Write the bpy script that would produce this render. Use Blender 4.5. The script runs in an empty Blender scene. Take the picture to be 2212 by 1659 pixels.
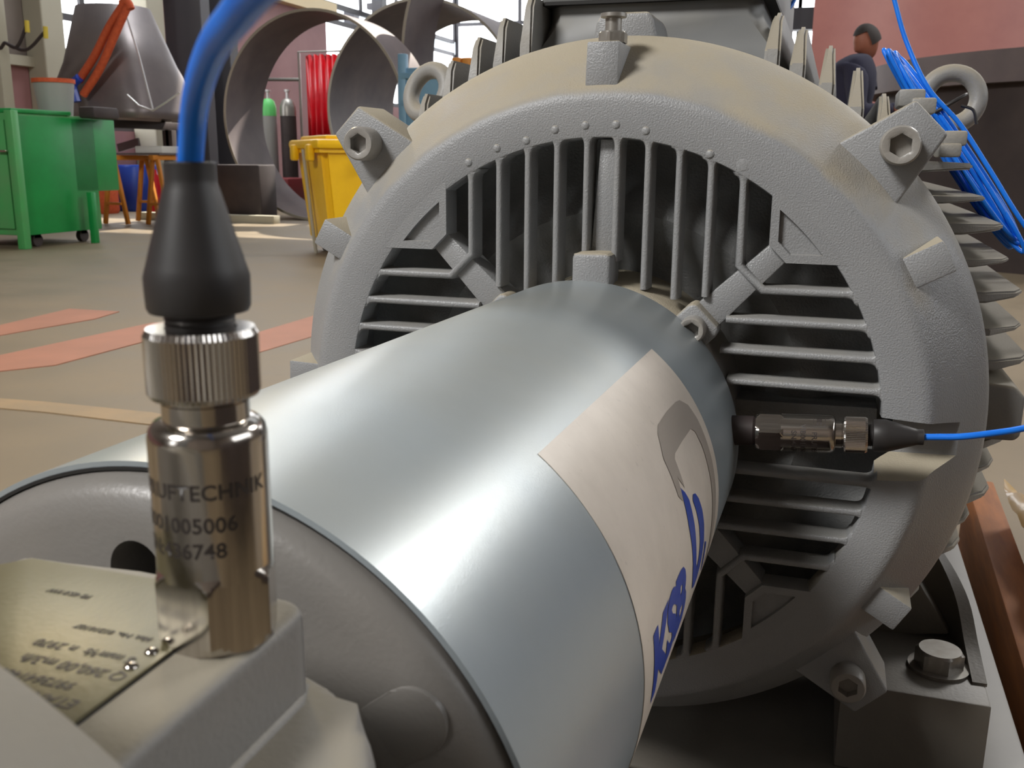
import bpy, bmesh, math, random
from mathutils import Vector, Matrix, noise
random.seed(7)
R = math.radians
PI = math.pi
C = bpy.context.scene.collection
sc = bpy.context.scene

# ------------------------------------------------------------------ camera
FPX, CX, CY = 2075.0, 1106.0, 829.5
RT = Vector((0.94974775, 0.07892328, -0.30290316))   # rows: world axis expressed in camera (x right, y down, z fwd)
AX = Vector((0.31292282, -0.21574736, 0.92494994))
UP = Vector((0.00764953, -0.97325443, -0.22960246))
cam_d = bpy.data.cameras.new('camera'); cam = bpy.data.objects.new('camera', cam_d); C.objects.link(cam)
cam.matrix_world = Matrix(((RT.x, -RT.y, -RT.z, 0), (AX.x, -AX.y, -AX.z, 0), (UP.x, -UP.y, -UP.z, 0), (0, 0, 0, 1)))
cam_d.sensor_fit = 'HORIZONTAL'; cam_d.sensor_width = 36; cam_d.lens = 36*FPX/2212
cam_d.clip_start = 0.01; cam_d.clip_end = 200
cam_d.dof.use_dof = True; cam_d.dof.focus_distance = 0.60; cam_d.dof.aperture_fstop = 32
sc.camera = cam

def ray(px, py):
    c = Vector(((px-CX)/FPX, (py-CY)/FPX, 1.0))
    return Vector((RT.dot(c), AX.dot(c), UP.dot(c)))
def at(px, py, Y):
    d = ray(px, py); return d*(Y/d.y)
def atz(px, py, Z):
    d = ray(px, py); return d*(Z/d.z)
FL = -0.85          # floor height, the camera being at 0

# ------------------------------------------------------------------ world, lights, exposure
w = bpy.data.worlds.new('world'); sc.world = w; w.use_nodes = True
w.node_tree.nodes['Background'].inputs[0].default_value = (0.86, 0.93, 1.0, 1)
w.node_tree.nodes['Background'].inputs[1].default_value = 2.0
sc.view_settings.view_transform = 'Standard'; sc.view_settings.look = 'None'
sc.view_settings.exposure = 0.12; sc.view_settings.gamma = 1.0
sc.view_settings.use_curve_mapping = False

def area(name, loc, target, sx, sy, power, col=(1, 1, 1)):
    d = bpy.data.lights.new(name, 'AREA'); d.shape = 'RECTANGLE'; d.size = sx; d.size_y = sy
    d.energy = power; d.color = col
    o = bpy.data.objects.new(name, d); C.objects.link(o); o.location = loc
    o.rotation_euler = (Vector(target)-Vector(loc)).to_track_quat('-Z', 'Y').to_euler()
    return o
area('skylight_front', (-3.9, -4.0, 5.4), (-.2, .8, -.2), 2.2, 1.6, 640, (1.0, .985, .96))
area('skylight_back', (-7.5, 13.0, 8.6), (-7.5, 13, 0), 5.0, 2.5, 550, (.93, .97, 1.0))
area('skylight_right', (4.4, 9.6, 6.2), (-.1, .6, -.2), 2.0, 2.2, 500, (1.0, .975, .94))
area('high_bay_lamp', (-3.6, 4.3, 2.85), (-1.5, 1.5, 0), .45, .45, 45, (1.0, .78, .45))
sd = bpy.data.lights.new('sun', 'SUN'); sd.energy = 10; sd.angle = R(0.6); sd.color = (1.0, .93, .82)
so = bpy.data.objects.new('sun', sd); C.objects.link(so)
SUN = Vector((-0.25, -0.80, -0.95)).normalized()      # direction the light travels
so.rotation_euler = SUN.to_track_quat('-Z', 'Y').to_euler(); so.location = (0, 30, 30)

# ------------------------------------------------------------------ materials
def mat(name, col, rough=.5, metal=0.0, col2=None, nscale=8.0, namt=.5, bump=0.0, bscale=400.0,
        dust=None, dust_amt=.8, dust_lo=.25, dust_hi=.8, emit=None, emit_s=0, stretch=None, coat=0, spec=.5, rough2=None, aniso=0, spots=0, dust_rough=.85):
    m = bpy.data.materials.new(name); m.use_nodes = True
    nt = m.node_tree; N = nt.nodes; L = nt.links; b = N['Principled BSDF']
    b.inputs['Base Color'].default_value = (*col, 1); b.inputs['Roughness'].default_value = rough
    b.inputs['Metallic'].default_value = metal; b.inputs['Specular IOR Level'].default_value = spec
    if coat: b.inputs['Coat Weight'].default_value = coat
    geo = N.new('ShaderNodeNewGeometry'); tc = N.new('ShaderNodeTexCoord')
    mp = N.new('ShaderNodeMapping'); L.new(tc.outputs['Object'], mp.inputs[0])
    if stretch: mp.inputs['Scale'].default_value = stretch
    vec = mp.outputs[0]; colout = None
    n1 = N.new('ShaderNodeTexNoise'); n1.inputs['Scale'].default_value = nscale; n1.inputs['Detail'].default_value = 6
    n1.inputs['Roughness'].default_value = .6
    L.new(vec, n1.inputs['Vector'])
    def mix(a, bb, fac):
        x = N.new('ShaderNodeMix'); x.data_type = 'RGBA'
        for s, v in ((x.inputs[6], a), (x.inputs[7], bb)):
            if isinstance(v, tuple): s.default_value = (*v, 1)
            else: L.new(v, s)
        L.new(fac, x.inputs[0]); return x.outputs[2]
    if col2:
        r = N.new('ShaderNodeMapRange'); r.inputs[1].default_value = .5-namt*.4; r.inputs[2].default_value = .5+namt*.4
        L.new(n1.outputs[0], r.inputs[0]); colout = mix(col, col2, r.outputs[0])
    if spots:
        v = N.new('ShaderNodeTexNoise'); v.inputs['Scale'].default_value = nscale*9; v.inputs['Detail'].default_value = 3; L.new(vec, v.inputs['Vector'])
        r = N.new('ShaderNodeMapRange'); r.inputs[1].default_value = .66; r.inputs[2].default_value = .74; r.inputs[4].default_value = spots
        L.new(v.outputs[0], r.inputs[0]); colout = mix(colout or col, (.06, .05, .045), r.outputs[0])
    if dust:
        sp = N.new('ShaderNodeSeparateXYZ'); L.new(geo.outputs['Normal'], sp.inputs[0])
        r = N.new('ShaderNodeMapRange'); r.inputs[1].default_value = dust_lo; r.inputs[2].default_value = dust_hi
        r.inputs[4].default_value = dust_amt
        n2 = N.new('ShaderNodeTexNoise'); n2.inputs['Scale'].default_value = nscale*1.7; n2.inputs['Detail'].default_value = 8; L.new(vec, n2.inputs['Vector'])
        ad = N.new('ShaderNodeMath'); ad.operation = 'MULTIPLY_ADD'; ad.inputs[1].default_value = .9; ad.inputs[2].default_value = -.45
        L.new(n2.outputs[0], ad.inputs[0])
        ad2 = N.new('ShaderNodeMath'); ad2.operation = 'ADD'; L.new(sp.outputs[2], ad2.inputs[0]); L.new(ad.outputs[0], ad2.inputs[1])
        L.new(ad2.outputs[0], r.inputs[0]); colout = mix(colout or col, dust, r.outputs[0])
        rr = N.new('ShaderNodeMapRange'); rr.inputs[3].default_value = rough; rr.inputs[4].default_value = dust_rough
        L.new(r.outputs[0], rr.inputs[0]); L.new(rr.outputs[0], b.inputs['Roughness'])
    elif rough2 is not None:
        rr = N.new('ShaderNodeMapRange'); rr.inputs[1].default_value = .3; rr.inputs[2].default_value = .7
        rr.inputs[3].default_value = rough; rr.inputs[4].default_value = rough2
        L.new(n1.outputs[0], rr.inputs[0]); L.new(rr.outputs[0], b.inputs['Roughness'])
    if colout: L.new(colout, b.inputs['Base Color'])
    if bump:
        nb = N.new('ShaderNodeTexNoise'); nb.inputs['Scale'].default_value = bscale; nb.inputs['Detail'].default_value = 2
        L.new(vec, nb.inputs['Vector'])
        bp = N.new('ShaderNodeBump'); bp.inputs['Strength'].default_value = bump; bp.inputs['Distance'].default_value = .001
        L.new(nb.outputs[0], bp.inputs['Height']); L.new(bp.outputs[0], b.inputs['Normal'])
    if emit:
        b.inputs['Emission Color'].default_value = (*emit, 1); b.inputs['Emission Strength'].default_value = emit_s
    return m
def s2l(r, g, b):
    f = lambda c: (c/255/12.92) if c/255 <= .04045 else ((c/255+.055)/1.055)**2.4
    return (f(r), f(g), f(b))

M = {}
M['cast'] = mat('cast_grey_paint', (.245, .250, .256), .42, col2=(.272, .275, .276), nscale=14, bump=.5, bscale=800,
                dust=(.36, .312, .225), dust_amt=.9, dust_lo=.35, dust_hi=.85)
M['rib'] = mat('rib_grey_paint', (.238, .243, .248), .38, col2=(.26, .262, .262), nscale=20, bump=.45, bscale=800,
                dust=(.30, .265, .20), dust_amt=.35, dust_lo=.6, dust_hi=1.2)
M['box'] = mat('terminal_box_paint', (.17, .175, .175), .5, col2=(.20, .20, .195), nscale=9, dust=(.33, .30, .24), dust_amt=.7, dust_lo=.2, dust_hi=.9)
M['shade'] = mat('pocket_shade_grey', (.15, .156, .158), .38, col2=(.24, .24, .235), nscale=20, bump=.5, bscale=500)  # pocket shade worked into a darker copy of the grey paint
M['fin'] = mat('fin_grey_paint', (.22, .22, .215), .45, col2=(.27, .26, .24), nscale=18, bump=.25, bscale=500,
               dust=(.32, .28, .21), dust_amt=.8, dust_lo=.15, dust_hi=.75)
M['frame'] = mat('frame_dark_paint', (.10, .105, .115), .5, col2=(.14, .14, .14), nscale=10, dust=(.30, .27, .21), dust_amt=.6)
M['zinc'] = mat('galvanised_sheet', s2l(152, 163, 170), .32, .38, col2=s2l(172, 181, 186), nscale=7, namt=.7, rough2=.40, bump=.05, bscale=1400,
                dust=(.36, .325, .24), dust_amt=.6, dust_lo=.55, dust_hi=1.45, dust_rough=.42)
M['brk'] = mat('bracket_grey_paint', (.205, .20, .195), .45, col2=(.235, .225, .21), nscale=12, bump=.15, bscale=600,
               dust=(.27, .235, .165), dust_amt=.7, dust_lo=.5, dust_hi=1.1)
M['disc'] = mat('cover_grey_paint', (.18, .172, .162), .36, col2=(.215, .20, .182), nscale=10, bump=.12, bscale=700)
M['plate'] = mat('nameplate_steel', s2l(112, 108, 84), .42, .2, col2=s2l(96, 90, 64), nscale=22, bump=.1, bscale=600)
M['ink'] = mat('black_ink', (.02, .018, .018), .5)
M['engrave'] = mat('laser_marking', (.035, .028, .025), .45)
M['steel'] = mat('stainless_steel', (.58, .54, .49), .13, 1.0, col2=(.42, .385, .35), nscale=420, stretch=(1, 1, .04), rough2=.2)  # darker streaks in the colour imitate reflections along the brushed steel
M['knurl'] = mat('knurled_steel', (.62, .585, .55), .16, 1.0)
M['rubber'] = mat('black_rubber', (.022, .02, .02), .42, col2=(.03, .027, .026), nscale=50, rough2=.5, spec=.4)
M['blue'] = mat('blue_cable_jacket', s2l(20, 112, 225), .40, col2=s2l(28, 122, 232), spec=.4, nscale=60)
M['sticker'] = mat('sticker_white', s2l(222, 212, 200), .38, col2=s2l(206, 196, 184), nscale=26, spots=.12)
M['sgrey'] = mat('sticker_grey', s2l(165, 156, 146), .38)
M['sblue'] = mat('sticker_blue', s2l(28, 66, 165), .35)
M['dark'] = mat('black_gap', (.012, .011, .01), .7)
M['bolt'] = mat('bolt_steel', (.36, .345, .32), .38, .6, col2=(.28, .26, .23), nscale=80)
M['screw'] = mat('painted_screw', (.25, .24, .225), .35, col2=(.29, .27, .24), nscale=60, bump=.2, bscale=600)
M['foot'] = mat('foot_paint', (.13, .118, .10), .5, col2=(.16, .145, .12), nscale=12, bump=.2, bscale=300)
M['base'] = mat('baseplate_paint', (.21, .20, .19), .5, col2=(.26, .245, .22), nscale=6)
M['wood'] = mat('timber', s2l(172, 104, 44), .7, col2=s2l(140, 82, 36), nscale=10, stretch=(6, 1, 6))
M['wrap'] = mat('paper_wrap', s2l(205, 172, 118), .45, col2=s2l(186, 152, 100), nscale=10, coat=.3)
M['floor'] = mat('concrete_floor', s2l(136, 120, 97), .62, col2=s2l(108, 96, 77), nscale=2.2, namt=.8, rough2=.5, spots=.10)
M['stripe'] = mat('red_floor_paint', s2l(172, 116, 92), .6, col2=s2l(158, 108, 86), nscale=3)
M['ystripe'] = mat('worn_yellow_paint', s2l(158, 132, 98), .6, col2=s2l(140, 122, 96), nscale=5)
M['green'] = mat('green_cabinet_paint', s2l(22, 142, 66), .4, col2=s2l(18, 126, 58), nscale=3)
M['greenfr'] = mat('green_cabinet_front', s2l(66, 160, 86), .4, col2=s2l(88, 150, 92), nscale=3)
M['yellow'] = mat('yellow_plastic', s2l(250, 200, 30), .35, col2=s2l(240, 186, 22), nscale=5)
M['hopper'] = mat('raw_sheet_steel', s2l(132, 124, 122), .40, .6, col2=s2l(112, 104, 106), nscale=1.6, rough2=.5)
M['weld'] = mat('ground_weld', s2l(215, 212, 212), .35, .6)
M['shell'] = mat('rolled_steel', s2l(112, 100, 98), .6, 0, col2=s2l(92, 82, 84), nscale=2)
M['shelledge'] = mat('cut_steel_edge', s2l(150, 142, 128), .5, .3)
M['drk'] = mat('dark_steel', s2l(68, 58, 56), .6, .2, col2=s2l(52, 44, 44), nscale=3)
M['orange'] = mat('orange_sling', s2l(205, 92, 50), .8, col2=s2l(178, 72, 38), nscale=30)
M['trestle'] = mat('orange_trestle_paint', s2l(205, 130, 40), .55)
M['red'] = mat('red_curtain', s2l(205, 20, 32), .3, col2=s2l(170, 14, 28), nscale=3)
M['maroon'] = mat('mauve_cladding', s2l(160, 118, 118), .7, col2=s2l(146, 104, 106), nscale=1.2)
M['brownwall'] = mat('grey_brown_wall', s2l(128, 118, 110), .8, col2=s2l(108, 98, 92), nscale=1.0)
M['column'] = mat('grey_beige_column', s2l(166, 160, 142), .6)
M['truss'] = mat('truss_dark', s2l(74, 72, 76), .6)
M['cream'] = mat('cream_beam', s2l(226, 205, 160), .6)
M['ceil'] = mat('roof_sheet', s2l(120, 118, 116), .8)
M['pinkplate'] = mat('red_primer', s2l(208, 142, 132), .42, col2=s2l(192, 126, 120), nscale=1.5)
M['navy'] = mat('navy_cloth', s2l(36, 36, 56), .9)
M['skin'] = mat('skin', s2l(140, 84, 64), .6)
M['hair'] = mat('dark_hair', s2l(38, 30, 28), .8)
M['ltblue'] = mat('light_blue_paint', s2l(112, 152, 178), .5, col2=s2l(98, 138, 165), nscale=3)
M['bottle'] = mat('grey_gas_bottle', s2l(150, 150, 146), .4)
M['bgreen'] = mat('green_bottle_shoulder', s2l(100, 200, 110), .4)
M['glass'] = mat('daylit_glazing', (.8, .85, .9), .5, emit=(.95, .975, 1.0), emit_s=4.0)
M['hook'] = mat('hook_yellow', s2l(205, 180, 50), .5)
M['white'] = mat('white_card', s2l(225, 222, 215), .6)

# ------------------------------------------------------------------ helpers
def wpos(o):
    v = Vector((0, 0, 0))
    while o is not None: v = v+o.location; o = o.parent
    return v
def obj(name, bm, m, parent=None, smooth=35, tri=False):
    me = bpy.data.meshes.new(name)
    bmesh.ops.recalc_face_normals(bm, faces=bm.faces)
    bm.to_mesh(me); bm.free()
    return objm(name, me, m, parent, smooth)
def objm(name, me, m, parent=None, smooth=35):
    if parent is not None: me.transform(Matrix.Translation(-wpos(parent)))
    if m is not None and not me.materials: me.materials.append(M[m] if isinstance(m, str) else m)
    if smooth:
        me.polygons.foreach_set('use_smooth', [True]*len(me.polygons))
        me.set_sharp_from_angle(angle=R(smooth))
    o = bpy.data.objects.new(name, me); C.objects.link(o); o.parent = parent
    return o
def thing(name, label, cat, loc=(0, 0, 0), group=None):
    o = bpy.data.objects.new(name, None); o.empty_display_size = .05; C.objects.link(o); o.location = loc
    o['label'] = label; o['category'] = cat
    if group: o['group'] = group
    return o
def tag(o, label, cat, group=None):
    o['label'] = label; o['category'] = cat
    if group: o['group'] = group
    return o
def struct(o): o['kind'] = 'structure'; return o
def settle(o):
    """move the origin of a one-mesh thing to its base centre"""
    me = o.data; xs = [v.co for v in me.vertices]
    c = Vector(((min(v.x for v in xs)+max(v.x for v in xs))/2, (min(v.y for v in xs)+max(v.y for v in xs))/2, min(v.z for v in xs)))
    me.transform(Matrix.Translation(-c)); o.location = c; return o

def box(bm, c, s, bev=0, mtx=None, seg=2):
    r = bmesh.ops.create_cube(bm, size=1); vs = r['verts']
    bmesh.ops.scale(bm, vec=s, verts=vs)
    if bev:
        es = list({e for v in vs for e in v.link_edges})
        rr = bmesh.ops.bevel(bm, geom=es, offset=bev, segments=seg, affect='EDGES', profile=.5)
        vs = list({v for f in rr['faces'] for v in f.verts} | {v for v in vs if v.is_valid})
    bmesh.ops.translate(bm, vec=c, verts=vs)
    if mtx: bmesh.ops.transform(bm, matrix=mtx, verts=vs)
    return vs
def bbox(x0, x1, y0, y1, z0, z1, bev=0, seg=2):
    bm = bmesh.new(); box(bm, ((x0+x1)/2, (y0+y1)/2, (z0+z1)/2), (x1-x0, y1-y0, z1-z0), bev, seg=seg); return bm
def frame_of(axis):
    a = Vector(axis).normalized(); h = Vector((0, 0, 1)) if abs(a.z) < .9 else Vector((0, 1, 0))
    u = h.cross(a).normalized(); v = a.cross(u); return u, v, a
def lathe(bm, prof, axis, origin, seg=64, a0=0, a1=2*PI, close=False, uv=None):
    """prof: list of (radius, along axis)"""
    u, v, a = uv or frame_of(axis); O = Vector(origin); full = abs(a1-a0-2*PI) < 1e-6
    n = seg if full else seg+1; rings = []
    for r, t in prof:
        if r < 1e-7: rings.append([bm.verts.new(O+a*t)]*n); continue
        rings.append([bm.verts.new(O+a*t+(u*math.cos(a0+(a1-a0)*i/seg)+v*math.sin(a0+(a1-a0)*i/seg))*r) for i in range(n)])
    pairs = list(zip(rings, rings[1:]))
    if close: pairs.append((rings[-1], rings[0]))
    for A, B in pairs:
        for i in range(n if full else n-1):
            j = (i+1) % n; q = []
            for x in (A[i], A[j], B[j], B[i]):
                if x not in q: q.append(x)
            if len(q) > 2: bm.faces.new(q)
def tube(bm, pts, r, seg=10, cap=True, radii=None):
    pts = [Vector(p) for p in pts]; rings = []; pu = None
    for i, p in enumerate(pts):
        t = (pts[min(i+1, len(pts)-1)]-pts[max(i-1, 0)]).normalized()
        if pu is None: u = frame_of(t)[0]
        else:
            u = pu-t*pu.dot(t); u.normalize()
        pu = u; v = t.cross(u); rr = radii[i] if radii else r
        rings.append([bm.verts.new(p+(u*math.cos(2*PI*k/seg)+v*math.sin(2*PI*k/seg))*rr) for k in range(seg)])
    for A, B in zip(rings, rings[1:]):
        for k in range(seg): bm.faces.new((A[k], A[(k+1) % seg], B[(k+1) % seg], B[k]))
    if cap: bm.faces.new(rings[0][::-1]); bm.faces.new(rings[-1])
def spline(P, n=10):
    P = [Vector(p) for p in P]; out = []
    for i in range(len(P)-1):
        p0 = P[i-1] if i else P[0]*2-P[1]; p1, p2 = P[i], P[i+1]; p3 = P[i+2] if i+2 < len(P) else P[-1]*2-P[-2]
        for k in range(n):
            t = k/n
            out.append(.5*((2*p1)+(p2-p0)*t+(2*p0-5*p1+4*p2-p3)*t*t+(3*p1-p0-3*p2+p3)*t**3))
    out.append(P[-1]); return out
def bar(bm, a, b, w, d=None, bev=0):
    a, b = Vector(a), Vector(b); d = d or w; u, v, t = frame_of(b-a)
    m = Matrix((( u.x, v.x, t.x, (a.x+b.x)/2), (u.y, v.y, t.y, (a.y+b.y)/2), (u.z, v.z, t.z, (a.z+b.z)/2), (0, 0, 0, 1)))
    box(bm, (0, 0, 0), (w, d, (b-a).length), bev, m)
def prism(bm, poly, y0, y1, fn, bev=0, seg=2, scale1=None):
    """poly of (a,b); fn(a,b,y)->Vector; front cap at y0 (bevelled), back at y1"""
    n = len(poly)
    A = [bm.verts.new(fn(a, b, y0)) for a, b in poly]
    if scale1:
        cx = sum(p[0] for p in poly)/n; cy = sum(p[1] for p in poly)/n
        pb = [(cx+(a-cx)*scale1, cy+(b-cy)*scale1) for a, b in poly]
    else: pb = poly
    B = [bm.verts.new(fn(a, b, y1)) for a, b in pb]
    ff = bm.faces.new(A); bm.faces.new(B[::-1]); bev = bev/1000 if bev > .05 else bev
    for i in range(n): bm.faces.new((A[i], B[i], B[(i+1) % n], A[(i+1) % n]))
    if bev:
        es = list(ff.edges)+[e for v in A for e in v.link_edges if e not in ff.edges[:]]
        bmesh.ops.bevel(bm, geom=list(set(es)), offset=bev, segments=seg, affect='EDGES', profile=.5)

def text_mesh(s, size, extrude=0.0, bold=0.0, align='LEFT', sub=True, space=1.0, shear=0):
    cu = bpy.data.curves.new('t', 'FONT'); cu.body = s; cu.size = size; cu.extrude = extrude; cu.offset = bold
    cu.align_x = align; cu.space_character = space; cu.resolution_u = 3; cu.shear = shear
    o = bpy.data.objects.new('t', cu); C.objects.link(o)
    dg = bpy.context.evaluated_depsgraph_get(); me = bpy.data.meshes.new_from_object(o.evaluated_get(dg))
    bpy.data.objects.remove(o); bpy.data.curves.remove(cu)
    if sub:
        bm = bmesh.new(); bm.from_mesh(me)
        xs = [v.co.x for v in bm.verts]; step = size*.22; x = min(xs)
        while x < max(xs):
            x += step
            g = bm.verts[:]+bm.edges[:]+bm.faces[:]
            bmesh.ops.bisect_plane(bm, geom=g, plane_co=(x, 0, 0), plane_no=(1, 0, 0))
        bm.to_mesh(me); bm.free()
    me.materials.clear()
    return me
def map_mesh(me, fn):
    for v in me.vertices: v.co = fn(v.co)
    return me

# ================================================================== SETTING
XL, XR, YB, YF, ZC = -10.6, 9.0, 27.0, -7.0, 8.8
fl = struct(obj('floor', bbox(XL-3, XR+3, YF-2, YB+3, FL-.2, FL), 'floor', smooth=0))
def stripe(pts, m, t=.004):
    bm = bmesh.new(); vs = [atz(x, y, FL) for x, y in pts]
    prism(bm, [(v.x, v.y) for v in vs], FL+t, FL-.01, lambda a, b, y: Vector((a, b, y))); return obj('painted_stripe', bm, m, fl, 0)
stripe([(-60, 718), (150, 668), (258, 674), (205, 690), (-60, 736)], 'stripe')
stripe([(-80, 812), (-80, 786), (330, 698), (440, 700), (360, 726), (120, 790)], 'stripe')
stripe([(470, 745), (700, 676), (790, 672), (700, 720), (560, 762)], 'stripe', .003)
stripe([(-60, 858), (100, 870), (330, 893), (460, 918), (460, 942), (320, 918), (100, 892), (-60, 878)], 'ystripe')

# left wall: brown-grey upper / mauve lower, a glazed bay, columns, mauve cladding, clerestory
wl = struct(obj('wall_left', bbox(XL-.25, XL, YF, 11.2, FL, 1.15), 'maroon', smooth=0))
obj('upper_wall', bbox(XL-.25, XL, YF, 11.2, 1.25, ZC), 'brownwall', wl, 0)
obj('rail', bbox(XL-.25, XL+.12, YF, 11.2, 1.15, 1.28), 'column', wl, 0)
obj('low_wall', bbox(XL-.25, XL, 11.2, 13.2, FL, .35), 'maroon', wl, 0)
obj('cladding', bbox(XL-.25, XL, 13.2, 19.4, FL, 2.9), 'maroon', wl, 0)
obj('cream_beam', bbox(XL-.25, XL+.22, 13.4, 19.5, 2.9, 3.15), 'cream', wl, 0)
obj('header_wall', bbox(XL-.25, XL, 11.2, 27, 6.6, ZC), 'brownwall', wl, 0)
obj('end_cladding', bbox(XL-.25, XL, 19.5, 27, FL, 1.2), 'maroon', wl, 0)
n_win = [0]
def window(x0, x1, y0, y1, z0, z1, nx, nz, wall):
    """glazed bay in an x-facing or y-facing wall, every pane its own piece"""
    n_win[0] += 1; xf = wall == 'x'
    fr = bmesh.new(); t = .05
    a0, a1 = (y0, y1) if xf else (x0, x1)
    def bx(bm, p0, p1, q0, q1, d0, d1):
        if xf: box(bm, ((d0+d1)/2, (p0+p1)/2, (q0+q1)/2), (d1-d0, p1-p0, q1-q0))
        else: box(bm, ((p0+p1)/2, (d0+d1)/2, (q0+q1)/2), (p1-p0, d1-d0, q1-q0))
    D = x0 if xf else y0
    for i in range(nx+1):
        a = a0+(a1-a0)*i/nx; bx(fr, a-t, a+t, z0, z1, D-.06, D+.06)
    for k in range(nz+1):
        z = z0+(z1-z0)*k/nz; bx(fr, a0, a1, z-t, z+t, D-.05, D+.05)
    f = struct(obj('window_%d' % n_win[0], fr, 'truss', smooth=0))
    shared = None
    for i in range(nx):
        for k in range(nz):
            p0 = a0+(a1-a0)*i/nx+t; p1 = a0+(a1-a0)*(i+1)/nx-t; q0 = z0+(z1-z0)*k/nz+t; q1 = z0+(z1-z0)*(k+1)/nz-t
            if shared is None:
                bm = bmesh.new(); bx(bm, -(p1-p0)/2, (p1-p0)/2, -(q1-q0)/2, (q1-q0)/2, -.01, .01)
                shared = bpy.data.meshes.new('pane'); bm.to_mesh(shared); bm.free(); shared.materials.append(M['glass'])
            o = bpy.data.objects.new('pane', shared); C.objects.link(o); o.parent = f
            o.location = (D, (p0+p1)/2, (q0+q1)/2) if xf else ((p0+p1)/2, D, (q0+q1)/2)
window(XL-.1, 0, 11.2, 13.2, .35, 6.6, 2, 4, 'x')
window(XL-.1, 0, 13.4, 27.0, 3.2, 6.6, 7, 2, 'x')
window(XL-.1, 0, 19.4, 27.0, 1.25, 2.85, 4, 1, 'x')
for y, s in ((11.2, .32), (13.25, .42)):
    struct(obj('trim_1', bbox(XL, XL+s, y-.2, y+.2, FL, ZC, .02), 'column', smooth=0))
struct(obj('trim_2', bbox(XL-.1, XL+.7, 14.0, 14.25, FL, ZC, .01), 'truss', smooth=0))
struct(obj('trim_3', bbox(XL-.1, XL+.7, 14.75, 15.0, FL, ZC, .01), 'truss', smooth=0))
wb = struct(obj('wall_back', bbox(XL-.3, XR+.3, YB, YB+.25, FL, 1.7), 'brownwall', smooth=0))
obj('header_wall', bbox(XL-.3, XR+.3, YB, YB+.25, 7.6, ZC), 'brownwall', wb, 0)
window(XL, -1.2, YB+.1, 0, 1.7, 7.6, 5, 3, 'y')
window(-1.2, XR, YB+.1, 0, 1.7, 7.6, 5, 3, 'y')
for px in (755, 815):
    p = at(px, 100, 21.5); struct(obj('trim_4', bbox(p.x-.13, p.x+.13, p.y, p.y+.3, FL, ZC, .01), 'truss', smooth=0))
ladder = bmesh.new(); a, b = at(755, 100, 21.5), at(815, 100, 21.5)
for k in range(12): box(ladder, ((a.x+b.x)/2, 21.6, 1.2+k*.55), (b.x-a.x, .14, .14))
struct(obj('trim_5', ladder, 'truss', smooth=0))
for px in (1205, 1690):
    p = at(px, 60, 24.0); struct(obj('trim_6', bbox(p.x-.2, p.x+.2, 24, 24.4, FL, ZC, .01), 'truss', smooth=0))
gb = struct(obj('trim_7', bbox(-6.0, XR, 25.4, 25.8, 3.05, 3.55), 'truss', smooth=0))
wr = struct(obj('wall_right', bbox(XR, XR+.25, YF, YB, FL, 2.2), 'brownwall', smooth=0))
obj('upper_wall', bbox(XR, XR+.25, YF, YB, 5.8, ZC), 'brownwall', wr, 0); obj('end_wall', bbox(XR, XR+.25, 7.0, YB, 2.2, 5.8), 'brownwall', wr, 0); obj('end_wall', bbox(XR, XR+.25, YF, -.5, 2.2, 5.8), 'brownwall', wr, 0)
window(XR+.1, 0, -.5, 7.0, 2.2, 5.8, 4, 2, 'x')  # unseen glowing windows, added for a bright strip on the steel and right-hand light
wf = struct(obj('wall_front', bbox(XL-.3, XR+.3, YF-.25, YF, FL, 1.6), 'brownwall', smooth=0))
obj('upper_wall', bbox(XL-.3, XR+.3, YF-.25, YF, 4.2, ZC), 'brownwall', wf, 0)
xs_ = [XL-.3, -6.2, -4.2, -3.6, -1.0, .4, 3.0, 4.6, XR+.3]
for i in (0, 2): obj('wall_pier', bbox(xs_[i], xs_[i+1] if i == 0 else XR+.3, YF-.25, YF, 1.6, 4.2), 'brownwall', wf, 0)
for i in (1,): window(xs_[i], xs_[i+1], YF-.1, 0, 1.6, 4.2, 1, 1, 'y')  # unseen glowing window, added for streaks reflected in the sensor steel
# roof sheets with one open strip that lets the sun in
tt = (ZC-FL)/(-SUN.z)
def roofpt(x, y): return x-SUN.x*tt, y-SUN.y*tt
gx0, gy0 = roofpt(-9.8, 8.9); gx1, gy1 = roofpt(-3.4, 11.0)
cl = struct(obj('ceiling', bbox(XL-.3, XR+.3, YF-.3, gy0, ZC, ZC+.1), 'ceil', smooth=0))
obj('roof_sheet', bbox(XL-.3, XR+.3, gy1, YB+.3, ZC, ZC+.1), 'ceil', cl, 0)
obj('roof_sheet', bbox(XL-.3, gx0, gy0, gy1, ZC, ZC+.1), 'ceil', cl, 0)
obj('roof_sheet', bbox(gx1, XR+.3, gy0, gy1, ZC, ZC+.1), 'ceil', cl, 0)

# ================================================================== MOTOR
MX, MY, MZ = -.1622, .70, -.1924
def mp(u, v, y): return Vector((MX+u/1000, MY+y/1000, MZ+v/1000))       # mm, motor face coordinates
motor = thing('electric_motor', 'large grey cast electric motor with ribbed end shield, cooling fins and dusty top', 'motor', (MX, 1.12, -.53))
YAX = (0, 1, 0)
UVY = (Vector((1, 0, 0)), Vector((0, 0, 1)), Vector((0, 1, 0)))
def mlathe(name, prof, m, seg=128, parent=None, close=False, smooth=35):
    bm = bmesh.new(); lathe(bm, [(r/1000, y/1000) for r, y in prof], YAX, (MX, MY, MZ), seg, uv=UVY, close=close)
    return obj(name, bm, m, parent or motor, smooth)
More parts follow.
